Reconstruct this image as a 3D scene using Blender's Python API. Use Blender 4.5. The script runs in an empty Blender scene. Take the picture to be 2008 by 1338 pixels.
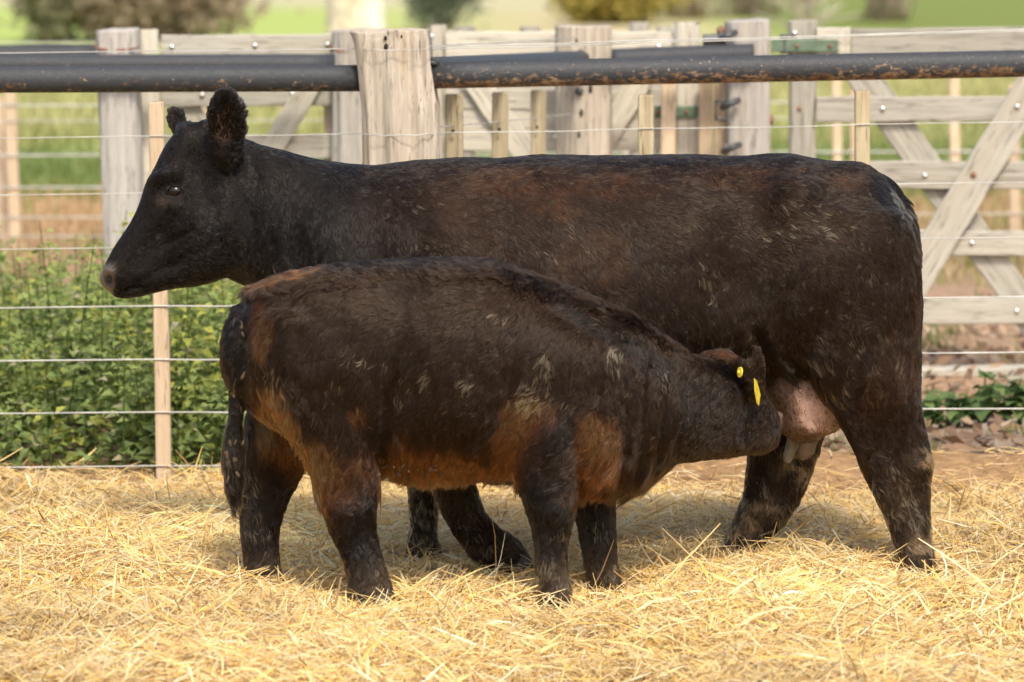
import bpy, bmesh, math, random
import numpy as np
from mathutils import Vector, Matrix, kdtree
from mathutils.bvhtree import BVHTree

random.seed(7)
rng = np.random.default_rng(7)
R = math.radians
S = bpy.context.scene
COL = S.collection

# ------------------------------------------------------------------ camera
CAM_H, CAM_Y = 1.95, -12.0
FPX = 7824.0                       # focal length in photo pixels (2008 wide)
PITCH = math.atan(819.0 / FPX)
cam_d = bpy.data.cameras.new('camera')
cam_d.sensor_width = 36.0
cam_d.lens = 36.0 * FPX / 2008.0
cam_d.clip_start = 0.5
cam_d.clip_end = 3000
cam_d.dof.use_dof = True
cam_d.dof.focus_distance = 11.85
cam_d.dof.aperture_fstop = 3.3
cam_d.dof.aperture_blades = 9
cam = bpy.data.objects.new('camera', cam_d)
COL.objects.link(cam)
cam.location = (0, CAM_Y, CAM_H)
cam.rotation_euler = (math.pi / 2 - PITCH, 0, 0)
S.camera = cam

# ------------------------------------------------------------------ light
SUN_EL, SUN_AZ = 52.0, 14.0        # azimuth: degrees to the right of the camera's back
az = R(180 - SUN_AZ)
world = bpy.data.worlds.new('World')
S.world = world
world.use_nodes = True
wn = world.node_tree.nodes
bg = wn['Background']
sky = wn.new('ShaderNodeTexSky')
sky.sky_type = 'NISHITA'
sky.sun_disc = False
sky.sun_elevation = R(SUN_EL)
sky.sun_rotation = az
sky.dust_density = 4.0
sky.ozone_density = 0.6
world.node_tree.links.new(sky.outputs[0], bg.inputs[0])
bg.inputs[1].default_value = 0.15
sun_d = bpy.data.lights.new('sun', 'SUN')
sun_d.energy = 2.0
sun_d.angle = R(8.0)
sun_d.color = (1.0, 0.925, 0.80)
sun = bpy.data.objects.new('sun', sun_d)
COL.objects.link(sun)
to_sun = Vector((math.sin(az) * math.cos(R(SUN_EL)), math.cos(az) * math.cos(R(SUN_EL)), math.sin(R(SUN_EL))))
sun.rotation_euler = to_sun.to_track_quat('Z', 'Y').to_euler()
sun.location = to_sun * 30

S.render.engine = 'CYCLES'
S.view_settings.view_transform = 'Standard'
S.view_settings.look = 'None'
S.view_settings.gamma = 1.0
S.view_settings.exposure = 0.62
S.view_settings.use_curve_mapping = False
S.cycles.use_denoising = True
S.cycles.max_bounces = 7
S.cycles.diffuse_bounces = 3
S.cycles.transparent_max_bounces = 8
S.cycles_curves.shape = 'RIBBONS'

# ------------------------------------------------------------------ photo pixel -> world point on the plane Y
_F = np.array([0, math.cos(PITCH), -math.sin(PITCH)])
_U = np.array([0, math.sin(PITCH), math.cos(PITCH)])
_C = np.array([0, CAM_Y, CAM_H])

def at(px, py, Y):
    px = np.asarray(px, float); py = np.asarray(py, float); Y = np.asarray(Y, float)
    d = _F * FPX + np.multiply.outer(px - 1004.0, np.array([1.0, 0, 0])) + np.multiply.outer(669.0 - py, _U)
    t = (Y - CAM_Y) / d[..., 1]
    return _C + d * t[..., None]

def V(px, py, Y):
    return Vector(at(px, py, Y))

def to_px(P):
    Q = P - _C
    z = Q @ _F
    return 1004 + FPX * Q[:, 0] / z, 669 - FPX * (Q @ _U) / z

def plane_px(P, Yc):
    """photo coordinates of points as if flattened on the plane Yc (object-space side view)"""
    Q = P.copy(); Q[:, 1] = Yc
    return to_px(Q)

# smooth pseudo noise by sums of sines (vectorised)
class SNoise:
    def __init__(self, seed, scale, octaves=3, n=10):
        r = np.random.default_rng(seed)
        self.k = []
        amp = 1.0
        for o in range(octaves):
            d = r.normal(size=(n, 3)); d /= np.linalg.norm(d, axis=1)[:, None]
            f = scale * (2 ** o) * r.uniform(0.6, 1.5, n)
            self.k.append((d * f[:, None], r.uniform(0, 6.283, n), amp / math.sqrt(n) * 1.2))
            amp *= 0.55
    def __call__(self, P):
        s = np.zeros(len(P))
        for k, ph, a in self.k:
            s += a * np.sin(P @ k.T + ph).sum(1)
        return s

def sstep(a, b, x):
    t = np.clip((x - a) / (b - a), 0, 1)
    return t * t * (3 - 2 * t)

# ------------------------------------------------------------------ object helpers
def tag(o, label=None, cat=None, group=None, kind=None):
    if label: o['label'] = label
    if cat: o['category'] = cat
    if group: o['group'] = group
    if kind: o['kind'] = kind
    return o

def adopt(o, parent):
    if parent is not None:
        o.parent = parent
        w = Vector((0, 0, 0)); p = parent
        while p is not None:
            w += p.location; p = p.parent
        o.location = o.location - w
    return o

def empty(name, loc):
    o = bpy.data.objects.new(name, None)
    o.empty_display_size = 0.1
    o.location = loc
    COL.objects.link(o)
    return o

def mesh_obj(name, verts, faces, mat=None, parent=None, smooth=True, loc=None, cols=None):
    me = bpy.data.meshes.new(name)
    v = np.asarray(verts, float)
    if loc is not None:
        v = v - np.asarray(loc, float)
    me.from_pydata(v.tolist() if len(v) < 20000 else [tuple(x) for x in v], [], [tuple(f) for f in faces])
    if smooth:
        me.shade_smooth()
    if mat: me.materials.append(mat)
    if cols is not None:
        ca = me.color_attributes.new('Col', 'FLOAT_COLOR', 'POINT')
        c = np.ones((len(v), 4), np.float32); c[:, :3] = cols
        ca.data.foreach_set('color', c.ravel())
    me.update()
    o = bpy.data.objects.new(name, me)
    if loc is not None: o.location = loc
    COL.objects.link(o)
    return adopt(o, parent)

def quads_obj(name, verts, quads, cols, mat, parent=None, loc=(0, 0, 0), smooth=False):
    """fast path for big soups of quads (numpy arrays)"""
    me = bpy.data.meshes.new(name)
    nv, nf = len(verts), len(quads)
    verts = verts - np.asarray(loc)
    me.vertices.add(nv); me.vertices.foreach_set('co', np.ascontiguousarray(verts, np.float32).ravel())
    me.loops.add(nf * 4); me.loops.foreach_set('vertex_index', np.ascontiguousarray(quads, np.int32).ravel())
    me.polygons.add(nf)
    me.polygons.foreach_set('loop_start', np.arange(nf, dtype=np.int32) * 4)
    me.polygons.foreach_set('use_smooth', np.full(nf, smooth, bool))
    me.update(calc_edges=True)
    if cols is not None:
        ca = me.color_attributes.new('Col', 'FLOAT_COLOR', 'POINT')
        c = np.ones((nv, 4), np.float32); c[:, :3] = cols
        ca.data.foreach_set('color', c.ravel())
    me.materials.append(mat)
    me.validate()
    o = bpy.data.objects.new(name, me)
    o.location = loc
    COL.objects.link(o)
    return adopt(o, parent)

# ------------------------------------------------------------------ materials
def new_mat(name):
    m = bpy.data.materials.new(name)
    m.use_nodes = True
    return m, m.node_tree.nodes, m.node_tree.links, m.node_tree.nodes['Principled BSDF']

def ramp(nodes, stops):
    r = nodes.new('ShaderNodeValToRGB')
    el = r.color_ramp.elements
    while len(el) > len(stops): el.remove(el[-1])
    while len(el) < len(stops): el.new(0.5)
    for e, (p, c) in zip(el, stops):
        e.position = p; e.color = (*c, 1)
    return r

def mapping(nodes, links, scale, coord='Object', rot=(0, 0, 0)):
    tc = nodes.new('ShaderNodeTexCoord')
    mp = nodes.new('ShaderNodeMapping')
    mp.inputs['Scale'].default_value = scale
    mp.inputs['Rotation'].default_value = rot
    links.new(tc.outputs[coord], mp.inputs[0])
    return mp

def noise(nodes, links, vec, scale, detail=5, rough=0.55, dist=0.0):
    n = nodes.new('ShaderNodeTexNoise')
    n.inputs['Scale'].default_value = scale
    n.inputs['Detail'].default_value = detail
    n.inputs['Roughness'].default_value = rough
    n.inputs['Distortion'].default_value = dist
    if vec is not None: links.new(vec, n.inputs['Vector'])
    return n

def mixc(nodes, links, fac, a, b, mode='MIX'):
    m = nodes.new('ShaderNodeMix')
    m.data_type = 'RGBA'; m.blend_type = mode
    for s, v in ((0, fac), (6, a), (7, b)):
        if hasattr(v, 'links') or hasattr(v, 'is_linked'):
            links.new(v, m.inputs[s])
        elif s == 0:
            m.inputs[0].default_value = v
        else:
            m.inputs[s].default_value = (*v, 1)
    return m.outputs[2]

def bump(nodes, links, height, strength, dist, bsdf):
    b = nodes.new('ShaderNodeBump')
    b.inputs['Strength'].default_value = strength
    b.inputs['Distance'].default_value = dist
    links.new(height, b.inputs['Height'])
    links.new(b.outputs[0], bsdf.inputs['Normal'])

def wood_mat(name, dark, mid, light, axis='X', knots=True, blotch=(0.62, 0.42, 0.22), blotch_amt=0.35):
    """weathered timber; grain along the given local axis"""
    m, n, l, b = new_mat(name)
    g = {'X': (1.0, 16, 16), 'Z': (16, 16, 1.0)}[axis]
    mp = mapping(n, l, g)
    oi = n.new('ShaderNodeObjectInfo')
    add = n.new('ShaderNodeVectorMath'); add.operation = 'ADD'
    sc = n.new('ShaderNodeVectorMath'); sc.operation = 'SCALE'; sc.inputs['Scale'].default_value = 37.0
    comb = n.new('ShaderNodeCombineXYZ')
    for i in range(3): l.new(oi.outputs['Random'], comb.inputs[i])
    l.new(comb.outputs[0], sc.inputs[0]); l.new(mp.outputs[0], add.inputs[0]); l.new(sc.outputs[0], add.inputs[1])
    n1 = noise(n, l, add.outputs[0], 2.6, 8, 0.65, 0.6)
    r1 = ramp(n, [(0.25, dark), (0.5, mid), (0.75, light)])
    l.new(n1.outputs[0], r1.inputs[0])
    n2 = noise(n, l, add.outputs[0], 0.55, 3, 0.5, 0.3)
    r2 = ramp(n, [(0.5, (0, 0, 0)), (0.72, (1, 1, 1))]); l.new(n2.outputs[0], r2.inputs[0])
    mm = n.new('ShaderNodeMath'); mm.operation = 'MULTIPLY'; mm.inputs[1].default_value = blotch_amt
    l.new(r2.outputs[0], mm.inputs[0])
    c = mixc(n, l, mm.outputs[0], r1.outputs[0], blotch)
    # fine drying cracks along the grain
    n3 = noise(n, l, add.outputs[0], 7.0, 3, 0.6, 0.2)
    r3 = ramp(n, [(0.33, (1, 1, 1)), (0.41, (0, 0, 0))]); l.new(n3.outputs[0], r3.inputs[0])
    m3 = n.new('ShaderNodeMath'); m3.operation = 'MULTIPLY'; m3.inputs[1].default_value = 0.75
    l.new(r3.outputs[0], m3.inputs[0])
    c = mixc(n, l, m3.outputs[0], c, tuple(x * 0.35 for x in dark))
    # value shift per piece
    hs = n.new('ShaderNodeHueSaturation')
    mr = n.new('ShaderNodeMapRange'); mr.inputs[3].default_value = 0.82; mr.inputs[4].default_value = 1.12
    l.new(oi.outputs['Random'], mr.inputs[0]); l.new(mr.outputs[0], hs.inputs['Value']); l.new(c, hs.inputs['Color'])
    l.new(hs.outputs[0], b.inputs['Base Color'])
    b.inputs['Roughness'].default_value = 0.85
    b.inputs['Specular IOR Level'].default_value = 0.2
    bump(n, l, n1.outputs[0], 0.6, 0.006, b)
    return m

M = {}
M['post_wood'] = wood_mat('post_wood', (0.25, 0.205, 0.155), (0.46, 0.40, 0.32), (0.64, 0.57, 0.46), 'Z', blotch=(0.66, 0.47, 0.24), blotch_amt=0.75)
M['grey_post'] = wood_mat('grey_post', (0.27, 0.25, 0.225), (0.42, 0.39, 0.35), (0.54, 0.51, 0.45), 'Z', blotch=(0.50, 0.38, 0.25), blotch_amt=0.3)
M['board_wood'] = wood_mat('board_wood', (0.25, 0.23, 0.19), (0.42, 0.395, 0.33), (0.53, 0.495, 0.42), 'X', blotch=(0.42, 0.36, 0.27), blotch_amt=0.4)
M['pale_board'] = wood_mat('pale_board', (0.36, 0.33, 0.27), (0.55, 0.515, 0.425), (0.65, 0.605, 0.50), 'X', blotch=(0.52, 0.44, 0.32), blotch_amt=0.35)
M['stake_wood'] = wood_mat('stake_wood', (0.50, 0.37, 0.24), (0.62, 0.48, 0.33), (0.70, 0.57, 0.41), 'X', blotch=(0.56, 0.42, 0.27), blotch_amt=0.2)
M['old_stake'] = wood_mat('old_stake', (0.30, 0.24, 0.15), (0.47, 0.39, 0.25), (0.60, 0.52, 0.36), 'X', blotch=(0.30, 0.28, 0.13), blotch_amt=0.6)

def flat_mat(name, col, rough=0.5, metal=0.0, spec=0.5, var=0.25, scale=30):
    m, n, l, b = new_mat(name)
    mp = mapping(n, l, (1, 1, 1))
    n1 = noise(n, l, mp.outputs[0], scale, 4)
    r = ramp(n, [(0.3, tuple(c * (1 - var) for c in col)), (0.7, tuple(min(1, c * (1 + var)) for c in col))])
    l.new(n1.outputs[0], r.inputs[0]); l.new(r.outputs[0], b.inputs['Base Color'])
    b.inputs['Roughness'].default_value = rough
    b.inputs['Metallic'].default_value = metal
    b.inputs['Specular IOR Level'].default_value = spec
    return m
M['wire'] = flat_mat('wire', (0.50, 0.50, 0.47), 0.5, 0.35, var=0.25, scale=9)
M['bolt'] = flat_mat('bolt', (0.75, 0.75, 0.73), 0.22, 1.0, var=0.1)
M['rust'] = flat_mat('rust', (0.24, 0.12, 0.075), 0.8, var=0.4, scale=60)
M['green_paint'] = flat_mat('green_paint', (0.12, 0.175, 0.115), 0.55, var=0.25, scale=25)
M['black_iron'] = flat_mat('black_iron', (0.085, 0.088, 0.09), 0.45, 0.3, var=0.4, scale=25)
M['hole'] = flat_mat('hole', (0.02, 0.015, 0.01), 0.9)
M['yellow_plastic'] = flat_mat('yellow_plastic', (0.62, 0.50, 0.05), 0.35, var=0.12, scale=60)
M['mud'] = flat_mat('mud', (0.075, 0.048, 0.025), 0.95, var=0.3, scale=70)

def pipe_mat(name, mud_amt):
    m, n, l, b = new_mat(name)
    mp = mapping(n, l, (1, 1, 1))
    sep = n.new('ShaderNodeSeparateXYZ'); l.new(mp.outputs[0], sep.inputs[0])
    mps = mapping(n, l, (0.55, 1, 1.0))
    n1 = noise(n, l, mps.outputs[0], 55, 9, 0.75, 0.3)
    n2 = noise(n, l, mps.outputs[0], 90, 6, 0.65)
    base = ramp(n, [(0.3, (0.032, 0.035, 0.039)), (0.8, (0.060, 0.064, 0.070))]); l.new(n2.outputs[0], base.inputs[0])
    # dried mud splashed from below: more of it low on the pipe
    mr = n.new('ShaderNodeMapRange'); mr.inputs[1].default_value = 0.05; mr.inputs[2].default_value = -0.045
    mr.inputs[3].default_value = -0.16; mr.inputs[4].default_value = mud_amt
    l.new(sep.outputs[2], mr.inputs[0])
    ad = n.new('ShaderNodeMath'); ad.operation = 'ADD'; l.new(n1.outputs[0], ad.inputs[0]); l.new(mr.outputs[0], ad.inputs[1])
    rm = ramp(n, [(0.53, (0, 0, 0)), (0.63, (1, 1, 1))]); l.new(ad.outputs[0], rm.inputs[0])
    n3 = noise(n, l, mp.outputs[0], 14, 4)
    mudc = ramp(n, [(0.35, (0.20, 0.10, 0.045)), (0.65, (0.42, 0.28, 0.16))]); l.new(n3.outputs[0], mudc.inputs[0])
    c = mixc(n, l, rm.outputs[0], base.outputs[0], mudc.outputs[0])
    n4 = noise(n, l, mp.outputs[0], 95, 3, 0.5)
    r4 = ramp(n, [(0.66 if mud_amt > .1 else .71, (0, 0, 0)), (0.74, (1, 1, 1))]); l.new(n4.outputs[0], r4.inputs[0])
    c = mixc(n, l, r4.outputs[0], c, (0.36, 0.27, 0.18))
    l.new(c, b.inputs['Base Color'])
    rr = n.new('ShaderNodeMapRange'); rr.inputs[3].default_value = 0.6; rr.inputs[4].default_value = 0.95
    l.new(rm.outputs[0], rr.inputs[0]); l.new(rr.outputs[0], b.inputs['Roughness'])
    b.inputs['Specular IOR Level'].default_value = 0.35
    bump(n, l, ad.outputs[0], 0.12, 0.002, b)
    return m
M['pipe'] = pipe_mat('pipe', 0.03)
M['muddy_pipe'] = pipe_mat('muddy_pipe', 0.102)

def attr_mat(name, rough=0.7, spec=0.3, transl=0.0, var=0.0, scale=60, bumpy=0.0):
    """colour comes from the per-piece colour stored on the mesh"""
    m, n, l, b = new_mat(name)
    a = n.new('ShaderNodeAttribute'); a.attribute_name = 'Col'
    c = a.outputs['Color']
    if var or bumpy:
        mp = mapping(n, l, (1, 1, 1))
        nn = noise(n, l, mp.outputs[0], scale, 6, 0.65)
    if var:
        r = ramp(n, [(0.3, (1 - var,) * 3), (0.7, (1 + var,) * 3)]); l.new(nn.outputs[0], r.inputs[0])
        c = mixc(n, l, 1.0, c, r.outputs[0], 'MULTIPLY')
    l.new(c, b.inputs['Base Color'])
    b.inputs['Roughness'].default_value = rough
    b.inputs['Specular IOR Level'].default_value = spec
    if bumpy: bump(n, l, nn.outputs[0], bumpy, 0.01, b)
    if transl:
        t = n.new('ShaderNodeBsdfTranslucent'); l.new(c, t.inputs[0])
        mx = n.new('ShaderNodeMixShader'); mx.inputs[0].default_value = transl
        out = n['Material Output']
        l.new(b.outputs[0], mx.inputs[1]); l.new(t.outputs[0], mx.inputs[2]); l.new(mx.outputs[0], out.inputs[0])
    return m
M['straw'] = attr_mat('straw', 0.5, 0.4, 0.18)
M['leaf'] = attr_mat('leaf', 0.5, 0.35, 0.42)
M['litter'] = attr_mat('litter', 0.8, 0.15, 0.1)
M['hide'] = attr_mat('hide', 0.75, 0.15, 0.0, 0.25, 60, 0.5)
M['udder_skin'] = attr_mat('udder_skin', 0.5, 0.35, 0.0, 0.22, 55, 0.25)
M['bark'] = attr_mat('bark', 0.85, 0.15, 0.0, 0.35, 9, 0.6)

def hair_mat(name, rough=0.22, radial=0.45):
    m = bpy.data.materials.new(name); m.use_nodes = True
    n, l = m.node_tree.nodes, m.node_tree.links
    n.remove(n['Principled BSDF'])
    h = n.new('ShaderNodeBsdfHairPrincipled')
    h.model = 'CHIANG'; h.parametrization = 'COLOR'
    h.inputs['Roughness'].default_value = rough
    h.inputs['Radial Roughness'].default_value = radial
    h.inputs['Random Roughness'].default_value = 0.2
    h.inputs['IOR'].default_value = 1.28
    a = n.new('ShaderNodeAttribute'); a.attribute_name = 'strand_color'
    l.new(a.outputs['Color'], h.inputs['Color'])
    l.new(h.outputs[0], n['Material Output'].inputs[0])
    return m
M['hair'] = hair_mat('hair')

# ------------------------------------------------------------------ ground
n_bed = SNoise(3, 3.2, 3)
n_big = SNoise(4, 0.9, 2)
n_fine = SNoise(5, 14, 2)

def straw_edge(x):
    """Y at which the straw bedding ends"""
    return 1.47 - 0.30 * sstep(0.0, 0.9, x) + 0.06 * np.sin(x * 5.1) + 0.05 * np.sin(x * 11.7 + 1)

FEET = [(-0.47, -.47), (-0.40, -.73), (0.13, -.735), (0.27, -.475), (-0.28, .16), (0.0, -.13), (0.67, .175), (1.22, -.18)]
def ground_z(x, y):
    P = np.stack([x, y, np.zeros_like(x)], 1)
    near = 1 - sstep(0.75, 1.45, y)
    z = near * (0.022 * n_bed(P) + 0.02 * n_big(P))
    # heap of straw towards the left end of the fence
    for a_, b_ in FEET:
        z *= 1 - .85 * np.exp(-((x - a_) / 0.30) ** 2 - ((y - b_ + .05) / 0.40) ** 2)
    z += 0.075 * np.exp(-((x + 1.86) / 0.20) ** 2 - ((y - 1.40) / 0.25) ** 2)
    # low earth bank under the fence, stronger on the right
    bank = np.exp(-((y - 1.84) / 0.34) ** 2)
    z += bank * (0.02 + 0.10 * sstep(0.0, 0.9, x)) * (1 + 0.15 * n_big(P))
    for a_, b_ in FEET:
        z -= 0.024 * np.exp(-((x - a_) / 0.15) ** 2 - ((y - b_ + .06) / 0.20) ** 2)
    rough = sstep(1.6, 2.2, y) * (1 - sstep(30, 60, y))
    z += rough * 0.018 * n_bed(P)
    return z

def axis(parts):
    out = []
    for a, b, s in parts:
        out.append(np.arange(a, b, s))
    return np.unique(np.concatenate(out).round(4))
gx = axis([(-420, -40, 20), (-40, -8, 2), (-8, -2.4, 0.2), (-2.4, 2.4, 0.03), (2.4, 8, 0.2), (8, 40, 2), (40, 421, 20)])
gy = axis([(-60, -14, 4), (-14, -2.4, 0.4), (-2.4, 3.0, 0.03), (3.0, 8, 0.12), (8, 30, 0.5), (30, 120, 3), (120, 1201, 40)])
GX, GY = np.meshgrid(gx, gy)
fx, fy = GX.ravel(), GY.ravel()
fz = ground_z(fx, fy)
nx, ny = len(gx), len(gy)
ii = (np.arange(ny - 1)[:, None] * nx + np.arange(nx - 1)[None, :]).ravel()
gq = np.stack([ii, ii + 1, ii + nx + 1, ii + nx], 1)
GP = np.stack([fx, fy, fz], 1)

def lerp3(t, a, b):
    return a * (1 - t[:, None]) + np.asarray(b)[None, :] * t[:, None]
w1 = n_big(GP) * 0.25 + n_bed(GP) * 0.15
gcol = np.tile(np.array([0.30, 0.18, 0.07]), (len(fx), 1))
gcol = lerp3(sstep(-0.10, 0.12, fy - straw_edge(fx) + w1 * 0.1), gcol, (0.30, 0.185, 0.092))
gcol = lerp3(sstep(2.3, 2.9, fy + w1), gcol, (0.33, 0.24, 0.17))
gcol = lerp3(sstep(3.2, 4.2, fy + w1), gcol, (0.33, 0.22, 0.14))
n_field = SNoise(8, 0.35, 3)
wf = n_field(GP * np.array([0.45, 1.0, 0]))
gcol = lerp3(sstep(9.0, 10.5, fy + wf * 1.2) * sstep(-0.2, 0.6, n_field(GP * 1.7 + 9)), gcol, (0.24, 0.27, 0.075))
gcol = lerp3(sstep(11.0, 12.5, fy + wf * 1.0), gcol, (0.46, 0.29, 0.14))
gcol = lerp3(sstep(15.0, 17.0, fy + wf * 0.8), gcol, (0.16, 0.215, 0.06))
gcol = lerp3(sstep(21, 24, fy + wf * 1.0), gcol, (0.29, 0.31, 0.095))
gcol = lerp3(sstep(25, 28, fy + wf * 1.5), gcol, (0.40, 0.38, 0.15))
gcol = lerp3(sstep(42, 48, fy + wf * 2.0), gcol, (0.36, 0.44, 0.12))
tan_right = np.exp(-((fx - 1.5) / 3.2) ** 2) * sstep(46, 52, fy) * (1 - sstep(84, 92, fy)) * 0.85
gcol = lerp3(np.clip(tan_right, 0, 1), gcol, (0.52, 0.41, 0.26))
gcol = lerp3(sstep(74, 92, fy + wf * 6), gcol, (0.46, 0.43, 0.26))
gcol = lerp3(sstep(3, 6, fx) * sstep(40, 60, fy), gcol, (0.175, 0.215, 0.055))
ground_m = attr_mat('ground', 0.95, 0.1, 0.0, 0.35, 24, 0.5)
g = quads_obj('ground', GP, gq, gcol, ground_m, smooth=True)
tag(g, kind='structure')

# ------------------------------------------------------------------ loft helper
def catmull(A, k):
    n = len(A)
    out = []
    for i in range(n - 1):
        p0 = A[max(i - 1, 0)]; p1 = A[i]; p2 = A[i + 1]; p3 = A[min(i + 2, n - 1)]
        for j in range(k):
            t = j / k
            out.append(0.5 * ((2 * p1) + (-p0 + p2) * t + (2 * p0 - 5 * p1 + 4 * p2 - p3) * t * t + (-p0 + 3 * p1 - 3 * p2 + p3) * t ** 3))
    out.append(A[-1])
    return np.array(out)

def loft(secs, k=5, n=28, cap=0.45, expo=2.2, asym=0.0):
    """secs: (edge point a, edge point b, half depth, Y of the middle) with photo-pixel edge points at that depth"""
    A = np.array([at(s[0][0], s[0][1], s[3]) for s in secs])
    B = np.array([at(s[1][0], s[1][1], s[3]) for s in secs])
    H = np.array([[s[2]] for s in secs])
    D = catmull(np.hstack([A, B, H]), k)
    A, B, H = D[:, :3], D[:, 3:6], np.maximum(D[:, 6], 0.004)
    th = np.linspace(0, 2 * np.pi, n, endpoint=False)
    c, s = np.cos(th), np.sin(th)
    cs = np.sign(c) * np.abs(c) ** (2 / expo); sn = np.sign(s) * np.abs(s) ** (2 / expo)
    rings = []
    C = (A + B) / 2; Uv = (A - B) / 2
    def ring(cc, u, h):
        hh = h * (1 - asym * c)
        return cc + cs[:, None] * u + np.stack([np.zeros(n), sn * hh, np.zeros(n)], 1)
    def capr(i, sgn):
        j = i + (1 if sgn > 0 else -1) * -1
        d = C[i] - C[j]; d /= (np.linalg.norm(d) + 1e-9)
        L = cap * min(np.linalg.norm(Uv[i]), 10 * H[i])
        return [(C[i] + d * L * math.sin(a), math.cos(a)) for a in (0.5, 0.95, 1.3)], C[i] + d * L
    c0, p0 = capr(0, -1); c1, p1 = capr(len(C) - 1, 1)
    for cc, sc in reversed(c0): rings.append(ring(cc, Uv[0] * sc, H[0] * sc))
    for i in range(len(C)): rings.append(ring(C[i], Uv[i], H[i]))
    for cc, sc in c1: rings.append(ring(cc, Uv[-1] * sc, H[-1] * sc))
    V_ = np.concatenate(rings + [p0[None], p1[None]])
    m = len(rings)
    F = []
    for i in range(m - 1):
        for j in range(n):
            F.append((i * n + j, i * n + (j + 1) % n, (i + 1) * n + (j + 1) % n, (i + 1) * n + j))
    a, b = m * n, m * n + 1
    for j in range(n):
        F.append((a, (j + 1) % n, j)); F.append((b, (m - 1) * n + j, (m - 1) * n + (j + 1) % n))
    return V_, F

def join(parts):
    Vs, Fs, o = [], [], 0
    for v, f in parts:
        Vs.append(v); Fs += [tuple(i + o for i in q) for q in f]; o += len(v)
    return np.concatenate(Vs), Fs

def remeshed(parts, voxel, smooth_it=6):
    v, f = join(parts)
    me = bpy.data.meshes.new('tmp'); me.from_pydata([tuple(x) for x in v], [], f)
    bm = bmesh.new(); bm.from_mesh(me); bmesh.ops.recalc_face_normals(bm, faces=bm.faces); bm.to_mesh(me); bm.free()
    o = bpy.data.objects.new('tmp', me); COL.objects.link(o)
    r = o.modifiers.new('r', 'REMESH'); r.mode = 'VOXEL'; r.voxel_size = voxel
    s = o.modifiers.new('s', 'SMOOTH'); s.factor = 0.5; s.iterations = smooth_it
    dg = bpy.context.evaluated_depsgraph_get()
    out = bpy.data.meshes.new_from_object(o.evaluated_get(dg))
    bpy.data.objects.remove(o); bpy.data.meshes.remove(me)
    return out

def mesh_arrays(me):
    nv = len(me.vertices)
    co = np.empty(nv * 3, np.float32); me.vertices.foreach_get('co', co)
    no = np.empty(nv * 3, np.float32); me.vertices.foreach_get('normal', no)
    return co.reshape(-1, 3).astype(float), no.reshape(-1, 3).astype(float)

def sculpt(me, Yc, strokes, lumps):
    co, no = mesh_arrays(me)
    px, py = plane_px(co, Yc)
    off = np.zeros(len(co))
    for x, y, rx, ry, ang, amt in strokes:
        a = R(ang); dx, dy = px - x, py - y
        u = (dx * math.cos(a) + dy * math.sin(a)) / rx; w = (-dx * math.sin(a) + dy * math.cos(a)) / ry
        side = np.clip(-no[:, 1] * 1.6, 0, 1)
        off += amt * np.exp(-(u * u + w * w)) * (side if True else 1)
    for nz, amt in lumps:
        off += nz(co) * amt
    co = co + no * off[:, None]
    me.vertices.foreach_set('co', co.astype(np.float32).ravel()); me.update()

def paint(me, cols):
    ca = me.color_attributes.new('Col', 'FLOAT_COLOR', 'POINT')
    c = np.ones((len(me.vertices), 4), np.float32); c[:, :3] = cols
    ca.data.foreach_set('color', c.ravel())

def unit(a):
    return a / (np.linalg.norm(a, axis=1)[:, None] + 1e-9)

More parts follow.
